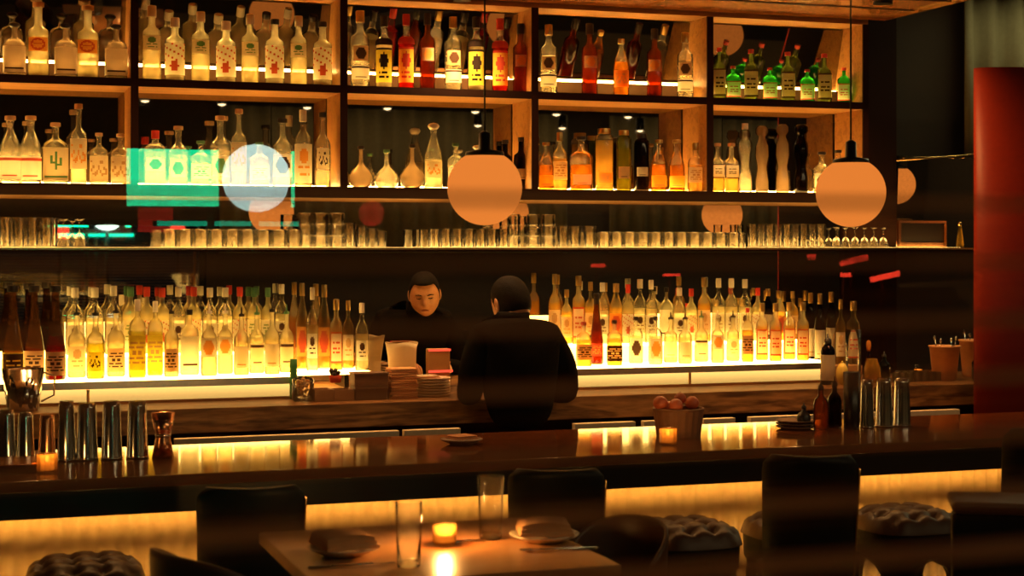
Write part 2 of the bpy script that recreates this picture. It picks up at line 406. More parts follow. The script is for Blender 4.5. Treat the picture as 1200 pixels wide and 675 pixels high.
# ------------------------------------------------------------------ pendants
def pendant(x, label):
    R = .129; zc = E+.205
    t = thing('globe_pendant', label, 'pendant lamp', (x, 5.3, zc), 0, 'orange globe pendants over the bar')
    bm = bm_new(); pr = [(R*sin(a), -R*cos(a)) for a in [pi*k/24 for k in range(0, 21)]]; pr[0] = (.0005, -R); lathe(bm, pr, 40, caps=True); obj('globe', bm, 'globe', t)
    bm = bm_new(); zt = -R*cos(pi*20/24); lathe(bm, [(R*sin(pi*20/24)+.004, zt-.004), (R*.5, zt+.012), (.022, zt+.02), (.02, zt+.075), (.006, zt+.085)], 28); obj('cap', bm, 'metal_black', t)
    bm = bm_new(); tube(bm, [(0, 0, zt+.08), (0, 0, CZ-zc-.02)], .0035, 8); obj('cord', bm, 'metal_black', t)
    bm = bm_new(); lathe(bm, [(.06, CZ-zc-.03), (.06, CZ-zc-.001)], 24); obj('ceiling_rose', bm, 'metal_black', t)
px = [XU(568, 5.3), XU(997, 5.3)]; d = px[1]-px[0]
pendant(px[0], 'orange globe pendant in front of the shelf, left one of the two hanging in view')
pendant(px[1], 'orange globe pendant near the right end of the shelves, right one in view')
pendant(px[1]+d, 'orange globe pendant beyond the picture, seen in the mirror below the green bottles')
pendant(px[1]+2*d, 'orange globe pendant seen half cut in the side mirror')
# track spots
tr = 0
for (u, y, Y) in ((170, 118, 4.76), (260, 122, 4.76), (360, 126, 4.76), (454, 127, 4.76), (557, 131, 4.76), (652, 134, 4.76), (736, 137, 4.76), (818, 141, 4.76), (560, 147, 3.76), (659, 150, 3.76), (750, 153, 3.76)):
    Yp = 2*YM - Y; X = XU(u, Yp); Z = ZY(y, X, Yp)
    t = thing('ceiling_spotlight', 'small ceiling spotlight mirrored in the lower bays, %s of the bright dots from left' % ORD[tr], 'spotlight', (X, Y, Z), 0, 'ceiling spotlights'); tr += 1
    bm = bm_new(); lathe(bm, [(.03, .0), (.03, .09)], 16, caps=True); lathe(bm, [(.006, .09), (.006, CZ-Z-.001)], 8); obj('housing', bm, 'metal_black', t)
    bm = bm_new(); lathe(bm, [(.001, -.012), (.02, -.006), (.024, -.0005)], 16); obj('lens', bm, 'spot', t)

# ------------------------------------------------------------------ bottles
PROF = {
 'round':   ([(.0,0),(.93,0),(1,.02),(1,.58),(.92,.64),(.6,.70),(.36,.74),(.32,.80),(.32,.97),(.36,.975),(.36,1)], 0, 'clear'),
 'slim':    ([(.0,0),(.93,0),(1,.02),(1,.62),(.95,.67),(.5,.72),(.40,.76),(.38,.97),(.42,.975),(.42,1)], 0, 'clear'),
 'slope':   ([(.0,0),(.93,0),(1,.02),(1,.52),(.9,.60),(.62,.72),(.40,.80),(.34,.84),(.34,.97),(.38,.98),(.38,1)], 0, 'clear'),
 'square':  ([(.0,0),(.95,0),(1,.015),(1,.60),(.85,.68),(.45,.73),(.34,.76),(.32,.97),(.36,.975),(.36,1)], .7, 'clear'),
 'squat':   ([(.0,0),(.95,0),(1,.02),(1,.62),(.9,.70),(.5,.76),(.28,.79),(.26,.97),(.30,.98),(.30,1)], .6, 'clear'),
 'cone':    ([(.0,0),(.93,0),(1,.02),(1,.34),(.86,.44),(.62,.62),(.42,.80),(.36,.97),(.40,.975),(.40,1)], 0, 'clear'),
 'decanter':([(.0,0),(.55,0),(.8,.05),(1,.18),(.98,.28),(.7,.42),(.32,.54),(.18,.62),(.16,.96),(.22,.97),(.22,1)], 0, 'clear'),
 'fliptop': ([(.0,0),(.93,0),(1,.02),(1,.50),(.88,.60),(.60,.74),(.42,.84),(.34,.90),(.34,.97),(.38,.98),(.38,1)], 0, 'clear'),
 'cyl':     ([(.0,0),(.97,0),(1,.02),(1,.84),(.94,.89),(.62,.92),(.60,.99),(.60,1)], 0, 'clear'),
 'hourglass':([(.0,0),(.75,0),(.85,.04),(.82,.18),(.62,.34),(.60,.40),(.86,.55),(.80,.70),(.50,.80),(.44,.84),(.60,.86),(.80,.90),(.78,.96),(.5,1)], 0, 'clear'),
 'waist':   ([(.0,0),(.85,0),(.95,.04),(.9,.2),(.62,.38),(.66,.5),(1,.66),(.9,.74),(.45,.80),(.36,.84),(.34,.97),(.38,1)], 0, 'clear'),
}
SHOULDER = {'round':.58,'slim':.62,'slope':.52,'square':.60,'squat':.62,'cone':.34,'decanter':.0,'fliptop':.5,'cyl':.84,'hourglass':0,'waist':0}
def pr_at(kind, z):
    pf = PROF[kind][0]
    for (r0, z0), (r1, z1) in zip(pf, pf[1:]):
        if z0 <= z <= z1 and z1 > z0: return r0 + (r1-r0)*(z-z0)/(z1-z0)
    return pf[-1][0]
def k_at(sq, a):
    if not sq: return 1
    e = 2+8*sq; return 1/((abs(cos(a))**e + abs(sin(a))**e)**(1/e))/1.08
def pattern(p, c, r, C=13, R=16):
    x = (c+.5)/C*2-1; y = (r+.5)/R      # y up
    rnd = (c*7 + r*13 + len(p)*5) % 5
    if p == 'plain': return 1 if (r in (2,) and 2 < c < 10) else 0
    if p == 'lines': return 1 if (r in (3, 5, 10, 12) and abs(x) < .7 and rnd) else (1 if r in (7, 8) and abs(x) < .6 and c % 3 else 0)
    if p == 'emblem': return 1 if (x*x + ((y-.68)*2)**2 < .16) or (r in (3, 6) and abs(x) < .6 and rnd) else 0
    if p == 'oval': return 1 if .35 < x*x*1.6 + ((y-.5)*2)**2 < .75 or (r == 8 and abs(x) < .4) else 0
    if p == 'disc': return 1 if x*x*1.3 + ((y-.5)*1.9)**2 < .55 else 0
    if p == 'cactus':
        s = abs(x) < .09 and .3 < y < .85; l = (abs(x+.3) < .09 and .5 < y < .78) or (-.35 < x < 0 and abs(y-.53) < .04)
        q = (abs(x-.3) < .09 and .42 < y < .7) or (0 < x < .35 and abs(y-.45) < .04)
        return 1 if s or l or q or (r == 1 and abs(x) < .7) else 0
    if p == 'medal': return 1 if x*x*1.4 + ((y-.62)*2.6)**2 < .34 or (r in (2, 4) and abs(x) < .6 and rnd) or y > .93 else 0
    if p == 'frame': return 1 if (c in (0, C-1) or r in (0, R-1) or (r in (5, 7, 10) and 2 < c < 10 and rnd)) else 0
    if p == 'script': return 1 if (abs(y-.55-.25*sin(x*7)) < .06 or abs(y-.35-.12*cos(x*9)) < .05) and abs(x) < .75 else 0
    if p == 'leaf': return 1 if (x*x*3 + ((y-.28)*3)**2 < .3) or ((c*5+r*3) % 7 == 0 and y > .45) else 0
    if p == 'band': return 1 if .80 < y < .93 or (r == 2 and abs(x) < .6) else 0
    return 0
cache = {}
def bottle_mesh(kind):
    if ('b', kind) not in cache:
        bm = bm_new(); pf, sq, _ = PROF[kind]; lathe(bm, [(max(r, .001), z) for r, z in pf], 20, sq, sqz=SHOULDER[kind]+.02 if sq else None)
        cache[('b', kind)] = finish(bm, 'bottle_glass', 'glass')
    return cache[('b', kind)]
def with_mat(key, me, m):
    k = (key, m)
    if k not in cache:
        c = me.copy(); c.materials.clear(); c.materials.append(M[m]); cache[k] = c
    return cache[k]
def liquid_mesh(kind, lvl):
    k = ('l', kind, round(lvl, 2))
    if k not in cache:
        bm = bm_new(); pf, sq, _ = PROF[kind]
        p = [(max(r*.93, .001), max(z, .012)) for r, z in pf if z < lvl]; p.append((pr_at(kind, lvl)*.93, lvl))
        lathe(bm, p, 16, sq, sqz=SHOULDER[kind]+.02 if sq else None); cache[k] = finish(bm, 'liquid', 'pale')
    return cache[k], k
def label_mesh(kind, z0, z1, pat, base, ink, ang=70):
    k = ('lab', kind, z0, z1, pat, base, ink, ang)
    if k not in cache:
        bm = bm_new(); sq = PROF[kind][1]; C, R = 13, 16; g = []
        for r in range(R+1):
            z = z0 + (z1-z0)*r/R; row = []
            for c in range(C+1):
                a = -pi/2 + radians(ang)*(c/C*2-1); rr = pr_at(kind, z)*k_at(sq, a)*1.025 + .004
                row.append(bm.verts.new((rr*cos(a), rr*sin(a), z)))
            g.append(row)
        for r in range(R):
            for c in range(C):
                f = bm.faces.new((g[r][c], g[r][c+1], g[r+1][c+1], g[r+1][c])); f.smooth = True; f.material_index = pattern(pat, c, r)
        cache[k] = finish(bm, 'label', [base, ink], fixn=False)
    return cache[k]
def cap_mesh(kind, style):
    k = ('cap', kind, style)
    if k not in cache:
        bm = bm_new(); rn = PROF[kind][0][-1][0]
        if style == 'cork': pf = [(rn*1.0, .995), (rn*1.35, 1.0), (rn*1.35, 1.06), (rn*1.2, 1.065)]
        elif style == 'tall': pf = [(rn*1.12, .86), (rn*1.15, 1.0), (rn*1.05, 1.012)]
        elif style == 'ball': pf = [(rn*.8, .99), (rn*1.3, 1.02), (rn*1.7, 1.06), (rn*1.3, 1.10), (.01, 1.12)]
        elif style == 'pour': pf = [(rn*1.1, .98), (rn*1.1, 1.02), (rn*.35, 1.03), (rn*.22, 1.14)]
        else: pf = [(rn*1.12, .93), (rn*1.15, .935), (rn*1.15, 1.01), (rn*1.05, 1.015)]
        lathe(bm, pf, 14); cache[k] = finish(bm, 'cap', 'cork')
    return cache[k], k
# look presets: kind, glass, liquid, level, label(z0,z1,pattern,base,ink,ang), second label, cap style, cap mat, words
LOOK = {
 'tallwhite': ('slim','frost','pale',.62,[(.36,.56,'oval','orangelab','redlab',60)],'cork','cork','tall frosted bottle with a round red emblem'),
 'apoth':     ('squat','smoke',None,0,[(.06,.60,'plain','white','ink',75)],'ball','cap_black','short dark bottle with a big cream label'),
 'seal':      ('slim','frost','pale',.62,[(.40,.60,'emblem','white','greenlab',62)],'tall','cap_white','slim pale bottle with a green seal'),
 'leafy':     ('slim','frost','clearliq',.6,[(.10,.60,'leaf','white','redlab',75)],'short','cap_black','frosted bottle with a red leaf print'),
 'leafy2':    ('slim','frost','clearliq',.6,[(.10,.60,'leaf','white','redlab',75)],'tall','cap_white','frosted bottle with a red leaf print and pale neck'),
 'figclear':  ('slim','glass','clearliq',.55,[(.10,.28,'band','white','ink',65),(.34,.54,'disc','tan','ink',50)],'tall','cap_gold','clear bottle with figure-shaped label'),
 'figblack':  ('slim','glass','pale',.6,[(.08,.56,'medal','yellowlab','black_lab',62),(.60,.70,'plain','black_lab','black_lab',80)],'tall','cap_black','yellow-labelled bottle with a black medallion'),
 'figred':    ('slim','glass','redliq',.68,[(.08,.56,'medal','yellowlab','redlab',62),(.60,.70,'plain','redlab','redlab',80)],'tall','cap_red','yellow-labelled bottle with a red medallion and red shoulders'),
 'figbrown':  ('slim','brownglass','amber',.6,[(.38,.55,'disc','tan','orangelab',50)],'tall','cap_black','brown bottle with a copper medallion'),
 'amberjug':  ('slope','glass','amber',.60,[(.15,.45,'script','orangelab','tan',60)],'short','cap_gold','stout amber bottle'),
 'ginpale':   ('square','oliveglass','pale',.62,[(.06,.60,'frame','paper','ink',60)],'short','cap_red','pale square gin bottle with a cream label'),
 'gingreen':  ('squat','greenglass',None,0,[(.08,.55,'frame','paper','redlab',55)],'short','cap_red','short green square bottle with a cream label'),
 'redstripe': ('slope','glass','clearliq',.5,[(.06,.42,'band','white','redlab',75)],'cork','cork','clear round-shouldered bottle with a red-topped white label'),
 'cactus':    ('squat','glass','pale',.62,[(.06,.62,'cactus','paper','greenlab',65)],'cork','cork','wide square bottle with a cactus label'),
 'tallsquare':('square','glass','pale',.5,[(.20,.60,'script','paper','orangelab',62)],'cork','cork','tall square bottle with an orange emblem'),
 'small':     ('squat','glass','pale',.6,[(.06,.58,'script','paper','tan',65)],'cork','cork','small stubby bottle with a tan sketch label'),
 'redcap':    ('squat','glass','clearliq',.62,[(.25,.5,'disc','white','greenlab',40)],'tall','cap_red','square clear bottle with a red cap'),
 'clearneck': ('round','glass','clearliq',.55,[(.15,.45,'disc','paper','greenlab',45)],'cork','cork','clear long-necked bottle with a blue-green disc label'),
 'clearlow':  ('squat','glass','clearliq',.55,[(.15,.5,'lines','white','greenlab',55)],'cork','cap_green','low clear bottle with a teal printed label'),
 'whitelabel':('round','glass','pale',.55,[(.05,.56,'emblem','white','orangelab',70)],'tall','cap_white','tall round bottle with a tall cream label'),
 'scriptclear':('round','glass','clearliq',.55,[(.25,.55,'script','paper','ink',45)],'cork','cap_black','tall clear bottle with script lettering'),
 'decant':    ('decanter','smoke',None,0,[],'short','cap_black','round-bellied smoky decanter with a slim neck'),
 'decantclear':('decanter','glass','clearliq',.2,[],'short','cap_green','round-bellied clear decanter'),
 'flip':      ('fliptop','glass','pale',.5,[(.18,.46,'script','paper','orangelab',60)],'ball','cap_white','clear swing-top bottle with a pale label'),
 'dark':      ('slim','darkglass',None,0,[(.2,.4,'plain','tan','ink',50)],'short','cap_black','dark slim bottle'),
 'darkbox':   ('cyl','darkglass',None,0,[(.26,.42,'plain','paper','ink',45)],'short','cap_black','dark cylindrical bottle with a small cream label'),
 'ambertube': ('cyl','glass','gold',.82,[(.1,.3,'lines','orangelab','tan',50)],'short','cap_gold','tall golden tube-shaped bottle'),
 'olivetube': ('cyl','oliveglass','gold',.7,[(.2,.4,'plain','tan','ink',45)],'short','cap_gold','dim olive tube-shaped bottle'),
 'whisky':    ('slope','glass','amber',.55,[(.08,.32,'plain','yellowlab','tan',65)],'cork','cap_gold','amber whisky bottle with a yellow band'),
 'whiskyneck':('round','glass','gold',.55,[(.18,.5,'lines','paper','tan',65)],'tall','cap_gold','golden round bottle with a pale paper label'),
 'oval':      ('squat','glass','amber',.5,[(.1,.3,'plain','paper','tan',40)],'cork','cap_black','wide arched amber bottle'),
 'twist':     ('waist','glass','clearliq',.3,[],'short','cap_white','waisted clear glass bottle'),
 'skull':     ('hourglass','smoke',None,0,[],'none','cap_black','hourglass-shaped painted brown vase bottle'),
 'skulldark': ('hourglass','darkglass',None,0,[],'none','cap_black','hourglass-shaped near-black bottle'),
 'sqclear':   ('square','glass','gold',.3,[(.3,.6,'frame','white','ink',50)],'cork','cork','square clear bottle with a little golden spirit'),
 'inklabel':  ('round','glass','clearliq',.5,[(.15,.5,'disc','white','ink',60)],'cork','cap_black','round clear bottle with a black badge label'),
 # lit steps
 'rum_black': ('cone','rumglass','yellow',.34,[(.05,.32,'frame','ink','yellowlab',75)],'cork','cap_black','long-necked dark bottle with a black square label'),
 'rum_tan':   ('cone','rumglass','amber',.34,[(.05,.32,'lines','tan','ink',75)],'cork','cap_black','long-necked dark bottle with a brown label'),
 'rum_red':   ('cone','rumglass','redliq',.5,[(.05,.32,'lines','tan','ink',75)],'cork','cap_black','long-necked dark bottle with red spirit and brown label'),
 'step_emb':  ('round','frost','pale',.6,[(.10,.5,'emblem','paper','tan',65)],'pour','cap_black','pale bottle with a brown emblem label'),
 'step_yel':  ('round','frost','yellow',.55,[(.12,.42,'script','yellowlab','ink',50)],'pour','cap_black','pale bottle holding bright yellow liqueur'),
 'step_frame':('round','frost','pale',.6,[(.08,.44,'lines','tan','ink',70)],'pour','cap_black','pale bottle with a brown boxed label'),
 'step_bigyel':('squat','frost','yellow',.6,[(.10,.55,'lines','yellowlab','tan',72)],'tall','cap_white','wide bottle with a bright yellow label'),
 'step_white':('squat','frost','clearliq',.6,[(.08,.6,'plain','white','ink',72)],'short','cap_black','wide bottle with a blank white label'),
 'step_cherry':('round','frost','pale',.6,[(.30,.60,'disc','white','orangelab',60)],'pour','cap_white','pale bottle with an orange balloon-shaped emblem'),
 'step_plain':('round','frost','pale',.58,[(.12,.48,'plain','white','tan',60)],'pour','cap_black','plain pale bottle with a cream label'),
 'step_clear':('round','glass','pale',.55,[(.15,.45,'emblem','white','ink',55)],'tall','cap_white','tall clear bottle with a white neck'),
 'step_redneck':('round','frost','pale',.6,[(.12,.5,'leaf','white','redlab',60)],'tall','cap_red','pale bottle with a red neck'),
 'step_green':('round','frost','pale',.6,[(.12,.5,'lines','white','greenlab',60)],'tall','cap_green','pale bottle with a green neck'),
 'step_gold': ('round','frost','gold',.6,[(.12,.5,'emblem','paper','tan',60)],'tall','cap_gold','golden bottle with a foil neck'),
 'step_orange':('slope','frost','gold',.6,[(.15,.5,'disc','orangelab','redlab',55)],'tall','cap_gold','golden bottle with an orange spot label'),
 'step_fig':  ('slim','frost','gold',.6,[(.10,.55,'frame','paper','redlab',60)],'tall','cap_gold','slim foil-necked bottle with a red framed label'),
 'step_arch': ('squat','glass','pale',.6,[(.12,.55,'disc','white','ink',50)],'short','cap_black','squat bottle with a black arch-shaped label'),
 'step_arch_or':('squat','glass','pale',.6,[(.12,.55,'disc','white','orangelab',50)],'short','cap_black','squat bottle with an orange arch-shaped label'),
 'step_cognac':('cone','brownglass','amber',.6,[(.12,.3,'lines','redlab','orangelab',60)],'tall','cap_black','tall tapering dark red-brown bottle'),
 'step_wine': ('slope','darkglass',None,0,[(.10,.5,'plain','paper','tan',60)],'tall','cap_gold','dark wine-shaped bottle with a foil neck'),
 'step_dkred':('squat','frost','gold',.6,[(.15,.5,'lines','tan','ink',70)],'short','cap_red','squat golden bottle with a red cap'),
 'step_block':('squat','frost','gold',.6,[(.10,.45,'lines','ink','paper',70)],'short','cap_black','wide golden bottle with black rectangular label'),
 'step_smoke':('round','frost','pale',.58,[(.12,.5,'band','paper','ink',60)],'pour','cap_green','pale bottle with a dark-topped label'),
}
def bottle(look, u, ytop, wpx, Y, zb, where, group):
    kind, gl, liq, lvl, labs, cs, cm, words = LOOK[look]
    X = XU(u, Y); dp = dep(X, Y); wpx = wpx*(.93 if 'step' in group or 'dark' in group else 1.0); extra = {'cork': 1.065, 'ball': 1.12, 'pour': 1.14}.get(cs, 1.0)
    H = (ZY(ytop, X, Y) - zb)/extra; R = wpx/2*dp/F
    if PROF[kind][1]: R *= 1.0
    t = thing('bottle', '%s, %s' % (words, where), 'bottle', (X, Y, zb+.0006), 0, group)
    t.scale = (R, R, H)
    turn = random.uniform(-.10, .10) - atan2(X, Y)*.75; t.rotation_euler.z = turn
    def put(name, me):
        o = bpy.data.objects.new(name, me); COL.objects.link(o); o.parent = t; return o
    put('glass_body', with_mat(('b', kind), bottle_mesh(kind), gl))
    if liq:
        me, k = liquid_mesh(kind, lvl); put('liquid', with_mat(k, me, liq))
    for L in labs: put('label', label_mesh(kind, *L))
    if cs != 'none':
        me, k = cap_mesh(kind, cs); put('stopper', with_mat(k, me, cm))
    return t
BAYN = ['leftmost', 'second', 'middle', 'fourth', 'rightmost']
def row(items, Y, zb, place, group, jit=.012):
    n = len(items)
    for i, (look, u, yt, wpx) in enumerate(items):
        bottle(look, u, yt, wpx, Y + (jit*(1 if i % 2 else -1) if jit != .008 else random.uniform(-jit, jit)), zb, '%s from left%s' % (ORD[i], place), group)
UP = [
 [('apoth',17,26,27),('tallwhite',45,3,24),('apoth',77,27,27),('tallwhite',103,7,25),('apoth',136,28,27)],
 [('seal',178,8,22),('leafy2',205,22,23),('seal',235,15,22),('leafy2',265,26,23),('seal',293,18,21),('leafy',322,24,22),('seal',350,20,20),('leafy',378,27,22)],
 [('figclear',422,14,22),('figblack',450,20,20),('figred',476,18,19),('figbrown',501,17,18),('figclear',531,21,20),('figblack',558,21,20),('figred',586,23,19),('figbrown',610,29,18)],
 [('figclear',643,30,20),('figbrown',691,29,19),('amberjug',728,47,19),('figbrown',767,35,18),('figclear',803,39,19)],
 [('ginpale',843,57,15),('gingreen',859,78,18),('ginpale',880,59,17),('gingreen',902,80,18),('ginpale',923,62,17),('gingreen',946,82,18),('ginpale',966,64,17),('gingreen',989,80,16)],
]
for i, it in enumerate(UP): row(it, 7.09, ZA, ', upper %s bay' % BAYN[i], 'bottles in the upper shelf compartments')
LO = [
 [('redstripe',12,136,25),('redstripe',36,136,25),('cactus',65,144,30),('tallsquare',92,122,20),('small',116,156,22),('small',141,157,23)],
 [('redcap',182,154,28),('clearneck',209,148,24),('clearlow',235,165,24),('clearneck',258,136,24),('tallsquare',280,128,19),('clearlow',304,167,24),('inklabel',331,139,24),('whitelabel',355,130,21),('scriptclear',378,132,19)],
 [('decant',423,172,30),('decantclear',453,176,30),('decant',483,170,30),('flip',508,144,22),('clearlow',534,168,20),('flip',560,170,20),('dark',592,165,17),('dark',611,162,18)],
 [('whisky',640,167,18),('whiskyneck',656,156,18),('oval',681,160,28),('ambertube',708,152,22),('olivetube',731,154,18),('darkbox',752,158,18),('whisky',772,164,19),('whisky',793,164,19),('whiskyneck',815,168,18)],
 [('sqclear',841,168,16),('sqclear',857,168,18),('twist',873,146,18),('skull',893,148,19),('skull',917,146,19),('skulldark',939,146,20),('inklabel',963,178,20),('inklabel',982,176,18)],
]
for i, it in enumerate(LO): row(it, 7.10, ZB, ', lower %s bay' % BAYN[i], 'bottles in the lower shelf compartments', .022)
# lower left step: front and back tiers
fr1 = [('rum_black',15,335,26),('rum_tan',40,335,25),('rum_red',65,335,25),('step_emb',90,358,22),('step_yel',112,358,22),('step_frame',136,355,22),('step_bigyel',161,352,22),('step_bigyel',182,354,20),('step_frame',201,356,18),('step_white',222,364,24),('step_cherry',245,356,20),('step_cherry',264,356,19),('step_plain',283,360,19),('step_smoke',301,358,19),('step_plain',319,354,19),('step_smoke',336,357,18)]
row(fr1, 6.985, ZL, ', left step front', 'bottles on the left lit step', .045)
bk1 = [('step_clear',88,338,23),('step_clear',111,338,23),('step_clear',133,336,22),('step_green',153,337,21),('step_redneck',172,337,21),('step_redneck',190,338,21),('step_clear',209,337,20),('step_redneck',227,337,20),('step_clear',246,338,20),('step_clear',264,338,20),('step_redneck',281,337,19),('step_green',298,338,19),('step_green',314,338,18),('step_clear',330,334,18)]
row(bk1, 7.17, ZL+.088, ', left step back', 'bottles on the left lit step', .035)
# bottles right of the left step, standing on the counter
mid = [('step_orange',354,333,16,7.19,ZL-.0),('step_clear',366,338,15,7.08,ZL),('step_orange',380,335,17,7.19,ZL),('step_fig',394,352,16,7.08,ZL),('step_gold',408,353,15,7.16,ZL),('step_clear',424,356,17,7.03,ZL)]
boxobj('glass_riser', (XU(347, 6.95), XU(436, 6.95), 6.96, 7.25, ZL-.012, ZL-.001), 'acrylic', None)
tag(bpy.data.objects['glass_riser'], 'short lit acrylic riser at the right end of the left bottle step', 'riser')
bpy.data.objects['glass_riser'].name = 'acrylic_riser'
for k in range(2):
    p = boxobj('support', ((XU(352, 7.0), XU(428, 7.0))[k]-.01, (XU(352, 7.0), XU(428, 7.0))[k]+.01, 7.0, 7.2, ZK+.001, ZL-.0121), 'metal_black', bpy.data.objects['acrylic_riser'])
for i, (lk, u, yt, wp, Y, z) in enumerate(mid):
    bottle(lk, u, yt, wp, Y, z, '%s from left on the acrylic riser' % ORD[i], 'bottles on the left lit step')
fr2 = [('step_dkred',684,378,20),('step_cognac',699,345,17),('step_block',720,376,20),('step_arch',745,372,18),('step_arch_or',768,372,18),('step_plain',786,366,17),('step_plain',803,366,17),('step_smoke',822,364,17),('step_cherry',841,364,16),('step_emb',859,364,16),('step_dkred',876,362,15),('step_fig',893,356,15),('step_fig',909,356,15),('step_fig',925,355,15),('step_fig',941,355,15)]
row(fr2, 6.985, ZL, ', right step front', 'bottles on the right lit step', .045)
bk2 = [('step_gold',650,322,16),('step_gold',664,340,15),('step_fig',678,324,16),('step_gold',692,331,15),('step_clear',706,332,17),('step_orange',722,333,19),('step_redneck',736,334,16),('step_clear',750,328,18),('step_clear',763,329,16),('step_white',781,338,18),('step_clear',796,338,17),('step_redneck',810,339,16),('step_gold',825,326,17),('step_clear',842,327,17),('step_clear',857,327,17),('step_clear',873,328,17),('step_redneck',888,338,16),('step_wine',900,339,15),('step_orange',914,342,16),('step_gold',929,342,14)]
row(bk2, 7.17, ZL+.088, ', right step back', 'bottles on the right lit step', .035)
rt = [('step_wine',950,344,15,7.14),('step_wine',961,345,15,7.0),('step_wine',974,343,16,7.15),('step_gold',985,352,13,7.04),('step_fig',1000,354,18,7.02)]
bd = boxobj('riser_block', (RX[1]+.002, XU(1008, 6.95), 6.93, 7.24, ZK+.001, ZL-.03), 'boxwood', None); tag(bd, 'plain wooden riser carrying the dark bottles right of the lit step', 'riser')
for i, (lk, u, yt, wp, Y) in enumerate(rt):
    X = XU(u, Y); z = ZL if X+.04 < RX[1] else ZL-.03
    bottle(lk, u, yt, wp, Y, z, '%s from left beyond right step' % ORD[i], 'dark bottles right of the lit step')

# ------------------------------------------------------------------ glassware
def gl_mesh(kind):
    if ('g', kind) in cache: return cache[('g', kind)]
    bm = bm_new()
    P = {'rocks': [(.001,.012),(.80,.012),(.97,.99),(1,1),(1.0,.99),(.9,.02),(.86,0),(.001,0)],
         'high':  [(.001,.08),(.72,.08),(.95,.99),(1,1),(1.02,.99),(.80,.02),(.78,0),(.001,0)],
         'rockdown': [(.001,.99),(.82,.98),(.95,.93),(.99,.02),(1.02,0),(1.05,.02),(1.02,.95),(.92,1),(.001,1.0)],
         'coupe': [(.001,.05),(.6,.03),(.95,.0),(1,.01),(1.0,.02),(.9,.2),(.5,.42),(.10,.5),(.09,.9),(.5,.97),(.72,1),(.001,1)],
         'pint': [(.001,.05),(.66,.05),(.97,.99),(1,1),(1.02,.99),(.72,.02),(.70,0),(.001,0)]}[kind]
    lathe(bm, P, 24, caps=False); cache[('g', kind)] = finish(bm, 'glass', 'glassware'); return cache[('g', kind)]
def glassobj(kind, u, Y, zb, wpx, h, label, group, cat='glass', name='drinking_glass'):
    X = XU(u, Y); R = wpx/2*dep(X, Y)/F
    o = bpy.data.objects.new(name, gl_mesh(kind)); COL.objects.link(o); o.location = (X, Y, zb+.0006); o.scale = (R, R, h)
    return tag(o, label, cat, group)
zc = ZC
for i, u in enumerate((6, 22, 38, 54)):
    for j, Y in enumerate((7.06, 7.15)):
        glassobj('high', u + j*6, Y, zc, 15, .125, 'upright tumbler, %s from left in the %s row at the shelf\'s left end' % (ORD[i], ('front', 'back')[j]), 'tumblers at the left end of the glassware shelf')
for i, u in enumerate((74, 93)):
    glassobj('coupe', u, 7.07, zc, 19, .12, ('upside-down wine glass nearest the left tumblers', 'upside-down wine glass standing right of its twin at the left end')[i], 'upside-down wine glasses', name='wine_glass')
for i in range(9):
    for j, Y in enumerate((7.06, 7.16)):
        glassobj('rockdown', 199 + i*18.3 + j*7, Y, zc, 18, .078, 'upturned rocks glass, %s from left, %s row, left of the glass stacks' % (ORD[i], ('front', 'back')[j]), 'upturned rocks glasses left of centre')
def stack3(u, Y, words, wpx=18, n=3):
    for k in range(n):
        glassobj('rockdown', u, Y, zc + k*.0515, wpx, .05, 'small upturned glass, %s one in the stack %s' % (('bottom', 'middle', 'top')[k], words), 'stacked upturned glasses')
stack3(358, 7.08, 'nearest the left rocks glasses'); stack3(376, 7.08, 'second from left in the left group'); stack3(395, 7.08, 'farthest right in the left group')
for i, u in enumerate((410, 424, 436, 447)):
    glassobj('high', u, 7.08 + (i % 2)*.05, zc, 13, .11 - .012*i, 'narrow upright tumbler, %s from left, right of the left glass stacks' % ORD[i], 'narrow tumblers by the left stacks')
for i in range(7):
    for j, Y in enumerate((7.06, 7.16)):
        glassobj('rocks', 509 + i*13.5 + j*5, Y, zc, 14, .085, 'short tumbler, %s from left, %s row, below the left globe pendant' % (ORD[i], ('front', 'back')[j]), 'short tumblers below the left pendant')
stack3(602, 7.08, 'nearest the left globe pendant', 15); stack3(625, 7.08, 'second from left in the right group', 15); stack3(643, 7.08, 'farthest right in the right group', 15)
for i, u in enumerate((660, 674, 691)):
    glassobj('high', u, 7.07, zc, 15, .10, 'upright tumbler, %s from the left just right of the right glass stacks' % ORD[i], 'tumblers by the right stacks')
for i in range(11):
    for j, Y in enumerate((7.06, 7.16)):
        glassobj('rockdown', 708 + i*15.2 + j*6, Y, zc, 15, .072, 'upturned small glass, %s from left, %s row, beyond the right stacks' % (ORD[i], ('front', 'back')[j]), 'upturned small glasses right of centre')
for i in range(9):
    glassobj('high', 882 + i*10, 7.09 + (i % 2)*.07, zc, 11, .115, 'tall narrow glass, %s from left under the right globe' % ORD[i], 'tall narrow glasses under the right pendant')
for i in range(6):
    glassobj('coupe', 980 + i*11, 7.06 + (i % 2)*.09, zc, 13, .10, 'upside-down stemmed glass, %s from the left at the right end of the shelf' % ORD[i], 'stemmed glasses at the right end of the shelf', name='stemmed_glass')

